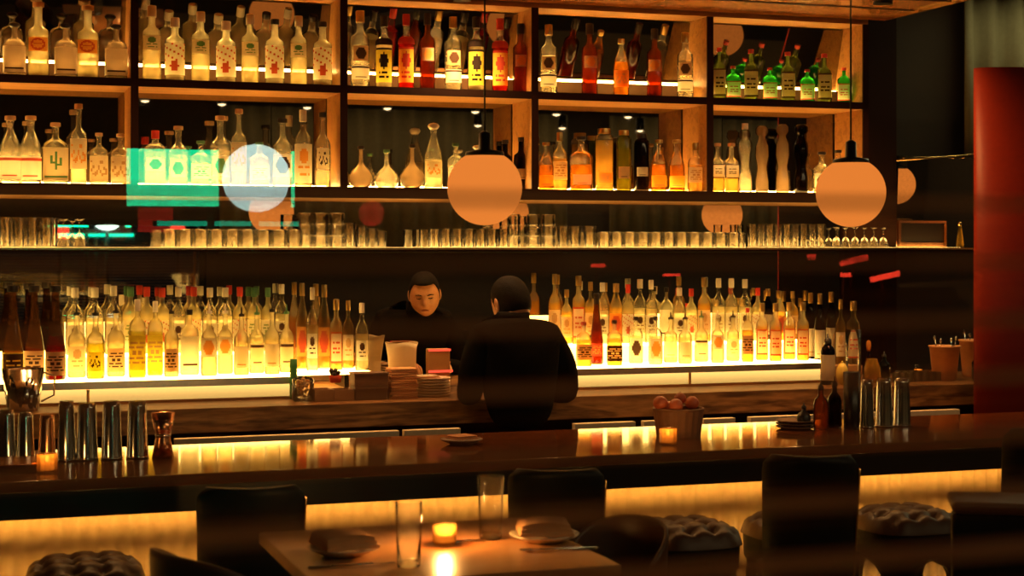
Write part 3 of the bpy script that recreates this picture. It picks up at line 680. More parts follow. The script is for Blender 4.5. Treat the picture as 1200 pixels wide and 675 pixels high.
# picture frame and little bottle at the far right of the shelf
fx0, fx1 = XU(1056, 7.1), XU(1112, 7.1)
fr_ = thing('picture_frame', 'copper-edged picture frame standing at the right end of the glassware shelf', 'picture frame', (fx0, 7.12, ZC+.001))
bm = bm_new(); wq = fx1-fx0; hq = .135
for d_ in ((0, wq, 0, .025), (0, wq, hq-.012, hq), (0, .014, .025, hq-.012), (wq-.014, wq, .025, hq-.012)): box(bm, d_[0], d_[1], 0, .02, d_[2], d_[3])
obj('frame', bm, 'copper', fr_); boxobj('picture', (.014, wq-.014, .012, .018, .025, hq-.012), 'apron', fr_)
t = thing('decanter', 'small tapered amber decanter beside the copper picture frame', 'decanter', (XU(1125, 7.05), 7.05, ZC+.001))
bm = bm_new(); lathe(bm, [(.018, 0), (.020, .01), (.010, .09), (.008, .11)], 16); obj('glass_body', bm, 'gold', t)
bm = bm_new(); lathe(bm, [(.010, .11), (.010, .125), (.004, .13)], 12); obj('stopper', bm, 'brass', t)
bm = bm_new(); tube(bm, [(XU(1050, 7.2), 7.2, ZY(188, XU(1050, 7.2), 7.2)), (XU(1141, 7.2), 7.2, ZY(181, XU(1141, 7.2), 7.2))], .005)  # tube stands for a bright line reflected in the side mirror
for q_ in (1060, 1130): tube(bm, [(XU(q_, 7.2), 7.2, ZY(185, XU(q_, 7.2), 7.2)), (XU(q_, 7.2), 7.25, ZY(185, XU(q_, 7.2), 7.2))], .003)
rl = tag(obj('reflected_line', bm, 'brass'), 'thin brass tube standing for a reflected lit line above the half globe', 'rail')

# ------------------------------------------------------------------ red screen at the right
bm = bm_new(); Ys = 6.35; xs = XU(1141, Ys); zt = ZY(80, xs, Ys)
pts = []
for k in range(25):
    a = pi*k/24; pts.append((xs + .28 - .28*cos(a), Ys - .12*sin(a)))
lo = [bm.verts.new((x, y, .0)) for x, y in pts]; hi = [bm.verts.new((x, y, zt)) for x, y in pts]
for i in range(24): f = bm.faces.new((lo[i], lo[i+1], hi[i+1], hi[i])); f.smooth = True
bm.faces.new(hi[::-1]); bm.faces.new(lo); bm.faces.new((lo[0], hi[0], hi[-1], lo[-1])).material_index = 1  # flat back blackened to keep its mirror image dark
tag(obj('curved_screen', bm, ['redscreen', 'apron']), 'tall curved red lacquer screen at the right end of the bar', 'screen')

# ------------------------------------------------------------------ things on the bar and counter
def on(u, Y, z): return (XU(u, Y), Y, z+.0006)
def px2m(p, u, Y): return p*dep(XU(u, Y), Y)/F
def candle(u, Y, z, label, power, s=1.0):
    t = thing('votive_candle', label, 'candle', on(u, Y, z)); t.scale = (s, s, s)
    bm = bm_new(); n = 24; rings = []
    for (r, zz) in ((.028, 0), (.031, .004), (.031, .052), (.029, .056), (.0275, .052), (.0275, .006)):
        rings.append([bm.verts.new(((r*(1+.03*(i % 2)))*cos(2*pi*i/n), (r*(1+.03*(i % 2)))*sin(2*pi*i/n), zz)) for i in range(n)])
    for a, b in zip(rings, rings[1:]):
        for i in range(n): bm.faces.new((a[i], a[(i+1) % n], b[(i+1) % n], b[i]))
    bm.faces.new(rings[0][::-1]); bm.faces.new(rings[-1])
    obj('glass_holder', bm, glass('votive_glass', (.97, .75, .45), .5, (1, .60, .2), .2), t)
    bm = bm_new(); lathe(bm, [(.025, .007), (.025, .030), (.002, .028)], 18); obj('wax', bm, 'wax', t)
    bm = bm_new(); lathe(bm, [(.001, .029), (.005, .035), (.0035, .043), (.0005, .052)], 10); obj('flame', bm, 'flame', t)
    point('candle_light', (0, 0, .075), power, (1, .48, .12), .012, t)
    return t
candle(55, 5.2, ZBAR, 'small lit candle in a glass on the bar beside the left shaker tins', .35)
candle(783, 5.22, ZBAR, 'small lit candle on the bar in front of the fruit basket', .35)
def tin(u, Y, z, wpx, h, label, group, cup=False, name='shaker_tin', m='steel'):
    R = px2m(wpx/2, u, Y)
    t = thing(name, label, 'shaker', on(u, Y, z), 0, group)
    bm = bm_new(); lathe(bm, [(R*1.0, 0), (R*1.03, .004), (R*.98, .01), (R*.80, h*.90), (R*.72, h)] if not cup else [(R*.74, 0), (R*.78, .006), (R*.98, h-.004), (R, h), (R*.96, h-.004), (R*.72, .01)], 24)
    obj('cup', bm, m, t)
    bm = bm_new(); bb = .0 if not cup else h
    lathe(bm, [(R*1.03, bb+.001), (R*1.06, bb+.003), (R*1.03, bb+.006)] if not cup else [(R*.99, h-.006), (R*1.04, h-.003), (R*.99, h)], 24); obj('rim', bm, m, t)
    return t
for i, (u, top, wp) in enumerate(((78, 470, 22), (102, 472, 26), (131, 470, 25), (161, 470, 26))):
    h = ZY(top, XU(u, 5.45), 5.45) - ZBAR
    tin(u, 5.45, ZBAR, wp, h, 'upturned steel shaker tin on the bar left, %s from the left' % ORD[i], 'shaker tins at the left of the bar')
t = thing('jigger', 'double-ended copper jigger standing right of the left shaker tins', 'jigger', on(191, 5.42, ZBAR))
R = px2m(14, 191, 5.42); hh = ZY(484, XU(191, 5.42), 5.42)-ZBAR
bm = bm_new(); lathe(bm, [(R*.92, 0), (R*.66, hh*.40), (R*.60, hh*.5), (R*.72, hh*.6), (R*1.0, hh), (R*.94, hh-.003), (R*.55, hh*.55)], 24); obj('cups', bm, 'copper', t)
bm = bm_new(); lathe(bm, [(R*.63, hh*.46), (R*.68, hh*.5), (R*.63, hh*.54)], 24); obj('collar', bm, 'steel', t)
for i, u in enumerate((8, 30, 55)):
    tin(u, 5.5, ZBAR, 21, .165 - .01*i, 'dark tall mixing tin standing in the corner group, %s from the left' % ORD[i], 'dark tins at the left edge of the bar', m='copper' if i == 2 else 'steel')
# patterned ice cup
t = thing('steel_ice_cup', 'patterned steel cup with a black scroll print above the left tins', 'cup', on(27, 6.75, ZK))
R = px2m(24, 27, 6.75); h = ZY(432, XU(27, 6.75), 6.75)-ZK
bm = bm_new(); lathe(bm, [(R*.72, 0), (R*.75, .005), (R, h), (R*.95, h-.004), (R*.7, .01)], 24); obj('cup', bm, 'steel', t)
bm = bm_new(); C, Rr = 30, 18
g = [[bm.verts.new(((R*(.755+.245*(r/Rr*h*.86+.01)/h)+.0012)*cos(-pi/2+radians(80)*(c/C*2-1)), (R*(.755+.245*(r/Rr*h*.86+.01)/h)+.0012)*sin(-pi/2+radians(80)*(c/C*2-1)), .01+r/Rr*h*.86)) for c in range(C+1)] for r in range(Rr+1)]
for r in range(Rr):
    for c in range(C):
        x = c/C*2-1; y = r/Rr
        if abs(y-.5-.35*sin(x*9)) < .13*(1.2-y) or (abs(sqrt((x*1.6-.5)**2+(y-.25)**2)-.2) < .07): bm.faces.new((g[r][c], g[r][c+1], g[r+1][c+1], g[r+1][c]))
obj('scroll_print', bm, 'cap_black', t)
bm = bm_new(); tube(bm, [(R*.95, 0, h*.9), (R*1.5, 0, h*.8), (R*1.45, 0, h*.35), (R*.85, 0, h*.2)], .004); obj('handle', bm, 'steel', t)
# tray
t = thing('round_tray', 'shallow dark round tray at the left end of the bar', 'tray', on(15, 5.27, ZBAR))
R = px2m(38, 15, 5.27); bm = bm_new(); lathe(bm, [(R*.85, 0), (R*.9, .003), (R, .025), (R*.97, .027), (R*.86, .008)], 32); obj('dish', bm, 'brownleather', t)
bm = bm_new(); lathe(bm, [(R*1.0, .024), (R*1.02, .027), (R, .03)], 32); obj('rim', bm, 'copper', t)

def plate_with(name, u, Y, z, wpx, label, m='ceramic'):
    R = px2m(wpx/2, u, Y); t = thing(name, label, 'plate', on(u, Y, z))
    bm = bm_new(); lathe(bm, [(R*.55, 0), (R*.6, .002), (R*.95, .014), (R, .018), (R*.97, .0195), (R*.62, .006), (.001, .005)], 36); obj('dish', bm, m, t)
    return t, R
def folded(name, loc, sx, sy, layers, label, rz, m='napkin', cat='napkin', group=None, th=.006):
    t = thing(name, label, cat, loc, rz, group)
    for k in range(layers):
        bm = bm_new(); o_ = k*.004
        nx = 8; g = []
        for i in range(nx+1):
            for j in (0, 1):
                pass
        box(bm, -sx/2 + o_, sx/2 - o_*.5, -sy/2 + o_, sy/2 - o_*.3, k*th, (k+1)*th-.0008)
        o = obj('fold', bm, m, t, .0025); 
    return t
p, R = plate_with('bread_plate', 541, 5.45, ZBAR, 50, 'dark small plate with a folded napkin on the bar in front of the bartender', 'boxdark')
folded('napkin', on(541, 5.45, ZBAR+.020), R*1.2, R*1.1, 2, 'folded brown napkin on the bar plate in front of the bartender', .3, 'napkin2')
for i in range(3):
    R = px2m(23, 932, 5.5)
    bm = bm_new(); lathe(bm, [(R*.7, 0), (R*.95, .006), (R, .010), (R*.97, .011), (.001, .005)], 32)
    o = tag(obj('side_plate', bm, 'boxdark', loc=(XU(932, 5.5), 5.5, ZBAR+.0006+i*.0115)), 'dark small plate, %s of the stack left of the sauce bottles' % ('bottom', 'middle', 'top')[i], 'plate', 'dark plates stacked on the bar')
# fruit basket
t = thing('wicker_basket', 'small ribbed wicker basket of fruit behind a candle on the bar', 'basket', on(795, 5.42, ZBAR))
R = px2m(29, 795, 5.42); h = ZY(479, XU(795, 5.42), 5.42)-ZBAR
bm = bm_new(); n = 40; rings = []
for zz, rr in ((0, .86), (h*.5, .93), (h, 1), (h*.98, .93), (.006, .80)):
    rings.append([bm.verts.new((R*rr*(1+.035*(i % 2))*cos(2*pi*i/n), R*rr*(1+.035*(i % 2))*sin(2*pi*i/n), zz)) for i in range(n)])
for a, b in zip(rings, rings[1:]):
    for i in range(n): bm.faces.new((a[i], a[(i+1) % n], b[(i+1) % n], b[i]))
bm.faces.new(rings[0][::-1]); bm.faces.new(rings[-1]); obj('ribbed_wall', bm, 'wicker', t)
bm = bm_new(); rr = [(R*1.0*cos(2*pi*i/24), R*1.0*sin(2*pi*i/24), h) for i in range(25)]; tube(bm, rr, .005, 6); obj('rim', bm, 'wicker', t)
def fruit(u, y, Y, r, label):
    X = XU(u, Y); z = ZY(y, X, Y)
    t = thing('red_fruit', label, 'fruit', (X, Y, z-r), 0, 'fruit in the wicker basket')
    bm = bm_new(); lathe(bm, [(max(.0005, r*sin(a)*(1+.05*cos(a))), r-r*cos(a)*(.95 if a > .3 else .85)) for a in [pi*k/12 for k in range(13)]], 20); obj('skin', bm, 'fruit', t)
    bm = bm_new(); tube(bm, [(0, 0, 1.9*r), (.002, 0, 2.15*r)], .0015, 6); obj('stalk', bm, 'wicker', t)
for a in ((774, 472, 5.41, .027, 'red fruit at the left of the wicker basket'), (792, 475, 5.37, .026, 'red fruit at the front middle of the wicker basket'), (811, 472, 5.42, .026, 'red fruit at the right of the wicker basket'), (797, 467, 5.47, .023, 'red fruit topmost at the back of the wicker basket'), (782, 477, 5.48, .024, 'red fruit low at the back left of the wicker basket')): fruit(*a)
# right hand bar group
def jar(name, u, Y, z, ytop, wpx, m, label, cap=None, prof=None, cat='bottle', group=None):
    X = XU(u, Y); h = ZY(ytop, X, Y)-z; R = px2m(wpx/2, u, Y)
    t = thing(name, label, cat, on(u, Y, z), 0, group)
    pf = prof or [(.9, 0), (1, .04), (1, .62), (.8, .74), (.35, .84), (.32, 1)]
    bm = bm_new(); lathe(bm, [(R*a, h*b) for a, b in pf], 22); obj('glass_body' if 'bottle' in name or 'jar' in name or 'carafe' in name else 'body', bm, m, t)
    if cap:
        r = R*pf[-1][0]; bm = bm_new(); lathe(bm, [(r*1.15, h*.97), (r*1.25, h*1.0), (r*1.1, h*1.08), (r*.35, h*1.12), (r*.25, h*1.22)], 14); obj('stopper', bm, cap, t)
    return t
jar('sauce_bottle', 962, 5.45, ZBAR, 456, 18, 'brownglass', 'small brown dasher bottle with a black spout right of the stacked plates', 'cap_black')
jar('sauce_bottle', 978, 5.5, ZBAR, 452, 17, 'darkglass', 'dark dasher bottle with a black spout, right of the brown dasher', 'cap_black')
jar('pepper_mill', 942, 5.46, ZBAR+.0, 478, 16, 'cap_black', 'small black pepper pot in front of the dasher bottles', 'cap_black', cat='pepper pot')
jar('straw_holder', 998, 5.42, ZBAR, 436, 20, 'apron', 'tall dark cylinder left of the right-hand shaker tins', None, [(.85, 0), (.9, .02), (1, 1)], 'holder')
for i, (u, wp, top) in enumerate(((1016, 17, 445), (1036, 21, 443), (1057, 21, 443))):
    tin(u, 5.45, ZBAR, wp, ZY(top, XU(u, 5.45), 5.45)-ZBAR, 'upturned steel shaker tin in the right-hand bar group, %s from the left' % ORD[i], 'shaker tins at the right of the bar')

# counter things, left of the bartender
YK = 6.72
def cbox(name, u0, u1, Y, z, ytop, m, label, cat, dpt=.10, group=None, lid=None):
    x0, x1 = XU(u0, Y), XU(u1, Y); h = ZY(ytop, x0, Y)-z
    t = thing(name, label, cat, ((x0+x1)/2, Y+dpt/2, z+.0006), 0, group); wv = (x1-x0)/2
    bm = bm_new(); th = .005
    box(bm, -wv, wv, -dpt/2, -dpt/2+th, 0, h); box(bm, -wv, wv, dpt/2-th, dpt/2, 0, h); box(bm, -wv, -wv+th, -dpt/2+th, dpt/2-th, 0, h); box(bm, wv-th, wv, -dpt/2+th, dpt/2-th, 0, h); box(bm, -wv+th, wv-th, -dpt/2+th, dpt/2-th, 0, th)
    obj('tray_box', bm, m, t, .0015)
    if lid:
        bm = bm_new(); box(bm, -wv-.003, wv+.003, -dpt/2-.003, dpt/2+.003, h+.0003, h+.008); obj('lid', bm, lid, t, .0015)
    return t, h
cbox('caddy_box', 369, 391, YK, ZK, 457, 'boxwood', 'pale wooden caddy box on the oak counter, left of its twin', 'box', group='pale caddy boxes')
cbox('caddy_box', 392, 415, YK, ZK, 457, 'boxwood', 'pale wooden caddy box on the oak counter, beside the dark woven boxes', 'box', group='pale caddy boxes')
_, h1 = cbox('woven_box', 417, 454, YK, ZK, 457, 'boxdark', 'dark woven box at the bottom of the pair beside the napkin pile', 'box', lid='boxdark')
cbox('woven_box', 416, 455, YK, ZK+h1+.0085, 440, 'boxdark', 'dark woven box stacked on top of its twin beside the napkin pile', 'box', lid='boxdark')
t = thing('garnish_jar', 'round glass jar of coarse garnish left of the pale caddy boxes', 'jar', on(355, YK+.04, ZK))
R = px2m(13, 355, YK); h = ZY(444, XU(355, YK), YK)-ZK
bm = bm_new(); lathe(bm, [(R*.8, 0), (R, .01), (R, h*.9), (R*.85, h), (R*.8, h*.98), (R*.9, h*.88), (R*.9, .012)], 24); obj('glass_body', bm, 'glassware', t)
bm = bm_new(); rnd = random.Random(3)
for k in range(60):
    a = rnd.random()*6.28; q = R*.72*sqrt(rnd.random()); z = rnd.uniform(.012, h*.95); s = .007
    m4 = Matrix.Translation((q*cos(a), q*sin(a), z)) @ Matrix.Rotation(rnd.random()*3, 4, (rnd.random(), 1, rnd.random()))
    bmesh.ops.create_icosphere(bm, subdivisions=1, radius=s, matrix=m4)
g = obj('garnish_pieces', bm, 'tan', t); g['kind'] = 'stuff'
# green ringed bottle stopper, black garnish picks
jar('green_bitters_bottle', 344, 6.86, ZK, 421, 9, 'greenlab', 'slim green ribbed bottle standing above the garnish jar', None, [(.9, 0), (1, .05), (1, .5), (.85, .55), (1, .6), (.85, .65), (1, .7), (.85, .75), (1, .8), (.9, 1)])
t = thing('pick_holder', 'little cup of dark olives and picks on the pale caddy boxes', 'cup', on(393, YK+.05, ZK+.075)); 
bm = bm_new(); lathe(bm, [(.022, 0), (.028, .03), (.026, .03), (.02, .004)], 16); obj('cup', bm, 'redlab', t)
bm = bm_new()
for k in range(12):
    a = rnd.random()*6.28; q = .02*rnd.random(); bmesh.ops.create_icosphere(bm, subdivisions=2, radius=.009, matrix=Matrix.Translation((q*cos(a)*1.3, q*sin(a), .03+.022*rnd.random())))
g = obj('olives', bm, 'cap_black', t); g['kind'] = 'stuff'
# napkin pile
zz = ZK; npk = 14; htot = ZY(432, XU(474, YK), YK)-ZK; th = htot/npk; w0 = px2m(33, 474, YK)
for k in range(npk):
    s = bm_new(); r_ = random.Random(k); bw = w0/2*r_.uniform(.92, 1.03)
    box(s, -bw, bw, -.05, .05, 0, th-.0012)
    o = obj('folded_napkin', s, 'napkin' if k % 3 else 'napkin2', None, .002, loc=(XU(474, YK)+r_.uniform(-.003, .003), YK+.055, ZK+.0006+k*th)); o.rotation_euler.z = r_.uniform(-.06, .06)
    tag(o, 'orange-brown folded napkin, %s from the bottom of the counter napkin pile' % ORD[k], 'napkin', 'pile of folded napkins on the counter')
for k in range(7):
    R = px2m(22, 508, YK); bm = bm_new(); lathe(bm, [(R*.75, 0), (R*.97, .006), (R, .0095), (R*.96, .0105), (.001, .004)], 30)
    tag(obj('stacked_saucer', bm, 'ceramic', loc=(XU(508, YK+.08), YK+.1, ZK+.0006+k*.012)), 'cream saucer, %s from the bottom of the stack right of the napkins' % ORD[k], 'saucer', 'saucers stacked on the counter')
boxm = thing('menu_card', 'tan folded menu card lying on the saucer stack', 'menu', (XU(498, YK+.08), YK+.1, ZK+.0012+7*.012)); boxobj('cover', (-.07, .06, -.05, .05, .0, .004), 'napkin', boxm); boxobj('page', (-.065, .055, -.045, .045, .0045, .0065), 'ceramic', boxm)
# point of sale screen with pink edge lights behind the stacks
t = thing('card_terminal', 'small box display with two glowing pink-red bars between the stacks and the bartender', 'card reader', on(515, 6.95, ZK))
x = px2m(13, 515, 6.95); h = ZY(409, XU(515, 6.95), 6.95)-ZK
boxobj('housing', (-x, x, 0, .05, 0, h), 'tan', t, .004)
boxobj('light_bar', (-x-.002, x+.002, -.004, .0, h-.010, h), emit('pink_bar', (1, .08, .035), 1.6), t)
boxobj('light_bar', (-x-.002, x+.012, -.004, .0, h-.105, h-.095), emit('pink_bar_low', (1, .08, .035), 1.6), t)
boxobj('stand', (-x*.6, x*.6, .0505, .06, 0, h*.6), 'metal_black', t)
# kraft bags
def bag(u, Y, ytop, wpx, label):
    X = XU(u, Y); h = ZY(ytop, X, Y)-ZK; R = px2m(wpx/2, u, Y)
    t = thing('paper_bag', label, 'paper bag', on(u, Y, ZK)); bm = bm_new(); n = 20; rings = []
    for zz, k in ((0, .8), (h*.5, .88), (h*.9, 1.0), (h, 1.08), (h*.97, 1.02), (h*.5, .82)):
        rings.append([bm.verts.new((R*k*(1+.06*sin(5*a+zz*30))*cos(a), R*.7*k*(1+.06*cos(4*a))*sin(a), zz + (.006*sin(3*a) if zz >= h*.9 else 0))) for a in [2*pi*i/n for i in range(n)]])
    for a, b in zip(rings, rings[1:]):
        for i in range(n): f = bm.faces.new((a[i], a[(i+1) % n], b[(i+1) % n], b[i])); f.smooth = True
    bm.faces.new(rings[0][::-1]); obj('paper_wall', bm, 'paper', t)
bag(471, 6.98, 402, 36, 'crumpled cream paper bag standing behind the napkin pile')

# right end of the counter
YR = 6.78
t = jar('label_wine_bottle', 970, YR, ZK, 402, 17, 'darkglass', 'dark bottle with a large plain cream label on the counter right of the lit step', 'cap_black', [(.95, 0), (1, .03), (1, .80), (.85, .88), (.5, .95), (.45, 1)])
R = px2m(8.5, 970, YR); hz = ZY(402, XU(970, YR), YR)-ZK; bm = bm_new()
prev = None
for k in range(17):
    a = -pi/2 - .15 + radians(85)*(k/8-1); c = (bm.verts.new((R*1.03*cos(a), R*1.03*sin(a), hz*.1)), bm.verts.new((R*1.03*cos(a), R*1.03*sin(a), hz*.72)))
    if prev: bm.faces.new((prev[0], c[0], c[1], prev[1])).smooth = True
    prev = c
obj('label', bm, 'paper', t)
jar('carafe', 1000, YR, ZK, 386, 19, 'glassware', 'tall frosted carafe with a pale top right of the cream-labelled bottle', None, [(.85, 0), (.9, .03), (.95, .5), (1, 1)], 'carafe')
t = thing('lemon', 'pale lemon between the cream-labelled bottle and the carafe', 'lemon', on(987, YR-.06, ZK)); R = px2m(7, 987, YR-.06)
bm = bm_new(); lathe(bm, [(max(.0004, R*sin(a)), R*1.9-R*1.9*cos(a)) for a in [pi*k/12 for k in range(13)]], 18); obj('peel', bm, 'lemon', t)
bm = bm_new(); lathe(bm, [(R*.3, R*3.7), (R*.15, R*4.0), (.0004, R*4.1)], 10); obj('tip', bm, 'lemon', t)
jar('amber_jar', 1022, YR+.03, ZK, 420, 20, 'gold', 'rounded amber jar right of the carafe', None, [(.8, 0), (1, .2), (.95, .6), (.7, .85), (.6, 1)], 'jar')
t = jar('dropper_bottle', 1018, 7.0, ZK, 412, 11, 'brownglass', 'dropper bottle with an orange rubber bulb behind the amber jar', None)
bm = bm_new(); zz = ZY(412, XU(1018, 7.0), 7.0)-ZK; lathe(bm, [(.006, zz), (.010, zz+.008), (.013, zz+.03), (.010, zz+.05), (.001, zz+.056)], 14); obj('rubber_bulb', bm, 'orangelab', t)
jar('dark_syrup_bottle', 1036, 6.95, ZK, 418, 14, 'darkglass', 'short dark syrup bottle right of the amber jar', 'cap_black')
for i in range(7):
    for j in range(2):
        sg = glassobj('rocks', 1050 + i*8.3 + j*3, 6.80 + j*.09, ZK, 9, .045, 'tiny clear shot glass, %s from left, %s row, on the right counter' % (ORD[i], ('front', 'back')[j]), 'shot glasses on the right of the counter', name='shot_glass')
        if 'shot' not in cache: cache['shot'] = sg.data.copy(); cache['shot'].materials.clear(); cache['shot'].materials.append(glass('shot_glass_wall', (.9, .85, .75), .45, (1, .75, .4), .4, .1))
        sg.data = cache['shot']
def bucket(u, Y, ytop, wpx, label, m='terracotta'):
    X = XU(u, Y); h = ZY(ytop, X, Y)-ZK; R = px2m(wpx/2, u, Y); t = thing('utensil_pot', label, 'pot', on(u, Y, ZK))
    bm = bm_new(); lathe(bm, [(R*.72, 0), (R*.75, .005), (R*.97, h*.94), (R*1.03, h*.95), (R*1.03, h), (R*.95, h), (R*.7, .01)], 28); obj('pot_wall', bm, m, t)
    for k in range(4):
        a = k*1.7; p0 = (R*.4*cos(a), R*.4*sin(a), h*.3); p1 = (R*.75*cos(a+.4), R*.7*sin(a+.4), h+.025+.012*(k % 2))
        s = thing('bar_spoon', 'steel bar spoon, %s one standing in the %s' % (ORD[k], label), 'spoon', on(u, Y, ZK), 0, 'spoons in the pots')
        s['label'] = 'steel bar spoon in the %s, %s' % (('left pot', 'right pot')[u > 1120], ('at its right side', 'at its back', 'at its left side', 'at its front')[k])
        bm = bm_new(); tube(bm, [p0, p1], .0025, 6); obj('handle', bm, 'steel', s)
        bm = bm_new(); lathe(bm, [(.0005, -.012), (.006, -.004), (.006, .006), (.0005, .012)], 10, cx=0); o = obj('bowl', bm, 'steel', s, loc=p1)
bucket(1107, 6.82, 405, 36, 'tapered terracotta-coloured pot holding bar tools on the right counter')
bucket(1141, 6.98, 398, 34, 'second terracotta-coloured pot farther back to the right on the counter')
for i, (u, Y, wp, yt) in enumerate(((1150, 6.75, 22, 418), (1176, 6.8, 18, 424), (1193, 6.76, 20, 420))):
    jar('glass_jar', u, Y, ZK, yt, wp, 'glassware', 'clear storage jar on the right counter, %s from the left' % ORD[i], None, [(.85, 0), (1, .05), (1, .75), (.8, .85), (.82, 1)], 'jar', 'jars at the right end of the counter')
candle(1076, 7.1, ZK, 'tiny lit candle at the back of the right counter behind the shot glasses', .12, .6)

# ------------------------------------------------------------------ high table with its setting
ZTB = E-.69
tx0, tx1, ty0, ty1 = .70, 1.375, 3.26, 3.92
t = thing('high_table', 'square wooden high-top table set for two in the foreground', 'table', ((tx0+tx1)/2, (ty0+ty1)/2, 0))
wv, dv = (tx1-tx0)/2, (ty1-ty0)/2
boxobj('tabletop', (-wv, wv, -dv, dv, ZTB-.03, ZTB), 'table', t, .003)
bm = bm_new(); lathe(bm, [(.035, .03), (.035, ZTB-.031)], 20); obj('column', bm, 'metal_black', t)
bm = bm_new(); lathe(bm, [(.24, 0), (.24, .012), (.05, .03), (.036, .04)], 32); obj('foot', bm, 'metal_black', t)
candle(521, 3.62, ZTB, 'lit ribbed glass candle in the middle of the high table', 6.0, .86)
def place_on(u, y):   # table point under a picture position
    dp = (E-ZTB)*F/(y-HY); a = al(u); Y = dp*cos(a)/cos(a-TH); return Y
for (u, yb, top, wp, words) in ((479, 664, 588, 31, 'tall empty water glass standing in front left of the table candle'), (575, 631, 558, 30, 'tall empty water glass behind and right of the table candle')):
    Y = place_on(u, yb); X = XU(u, Y); h = ZY(top, X, Y)-ZTB; R = px2m(wp/2, u, Y)
    t = thing('water_glass', words, 'glass', on(u, Y, ZTB)); bm = bm_new()
    lathe(bm, [(.001, .012), (R*.82, .014), (R*.92, h*.5), (R*.98, h-.001), (R*1.0, h), (R*1.03, h-.001), (R*.96, h*.5), (R*.88, .003), (R*.84, 0), (.001, 0)], 28, caps=False); obj('glass_wall', bm, 'waterglass', t)
    bm = bm_new(); lathe(bm, [(R*.80, .001), (R*.60, .006), (R*.80, .011), (.001, .0165)], 9); obj('thick_base', bm, 'frost', t)
def setting(u, y, wp, lab, ulab, rz):
    Y = place_on(u, y); R = px2m(wp/2, u, Y); t = thing('side_plate', lab, 'plate', on(u, Y, ZTB))
    bm = bm_new(); lathe(bm, [(R*.55, 0), (R*.6, .002), (R*.95, .014), (R, .018), (R*.98, .0195), (R*.62, .007), (.001, .006)], 40); obj('dish', bm, 'ceramic', t)
    t2 = thing('cloth_napkin', ulab, 'napkin', (XU(u, Y), Y, ZTB+.0205), rz)
    for k in range(3):
        bm = bm_new(); sx, sy = R*.76, R*.80; n = 8; z0 = k*.0072
        top = []; bot = []
        for i in range(n+1):
            for j in range(n+1):
                x = (i/n*2-1)*sx*(1-.05*k); yv = (j/n*2-1)*sy*(1-.06*k) + k*.004
                zz = z0 + .004*(1-(i/n*2-1)**2)*(k+1)*.6
                top.append(bm.verts.new((x, yv, zz+.0075))); bot.append(bm.verts.new((x, yv, z0+(.0 if k else .0005))))
        N = n+1
        for i in range(n):
            for j in range(n):
                a = i*N+j; f = bm.faces.new((top[a], top[a+N], top[a+N+1], top[a+1])); f.smooth = True; bm.faces.new((bot[a], bot[a+1], bot[a+N+1], bot[a+N]))
        for j in range(n):
            bm.faces.new((top[j], top[j+1], bot[j+1], bot[j])); a = n*N+j; bm.faces.new((top[a], bot[a], bot[a+1], top[a+1]))
            a = j*N; bm.faces.new((top[a], bot[a], bot[a+N], top[a+N])); a = j*N+n; bm.faces.new((top[a], top[a+N], bot[a+N], bot[a]))
        obj('fold', bm, 'napkin', t2)
    return Y
Y1_ = setting(403, 650, 84, 'round cream plate with a folded napkin at the left of the high table', 'folded orange-brown cloth napkin on the left plate', .12)
Y2_ = setting(638, 634, 82, 'round cream plate with a folded napkin at the right of the high table', 'folded orange-brown cloth napkin on the right plate', -.25)
def cutlery(u, y, L, rz, kind, label):
    Y = place_on(u, y); t = thing('table_' + kind, label, kind, (XU(u, Y), Y, ZTB+.0015), rz)
    bm = bm_new(); tube(bm, [(-L/2, 0, .001), (L*.15, 0, .003), (L*.25, 0, .003)], [.0035, .0022, .002], 8); obj('handle', bm, 'steel', t)
    bm = bm_new()
    if kind == 'knife':
        box(bm, L*.25, L*.5, -.007, .004, .0015, .003)
    else:
        box(bm, L*.25, L*.34, -.009, .009, .002, .004)
        for k in range(4): box(bm, L*.34, L*.5, -.009+k*.0052, -.0065+k*.0052, .002, .004)
    obj('blade' if kind == 'knife' else 'tines', bm, 'steel', t)
cutlery(412, 664, .19, -.05, 'knife', 'steel knife lying in front of the left plate')
cutlery(655, 645, .18, 3.0, 'fork', 'steel fork lying in front of the right plate')
cutlery(540, 636, .12, .1, 'knife', 'steel knife lying beside the far water glass')

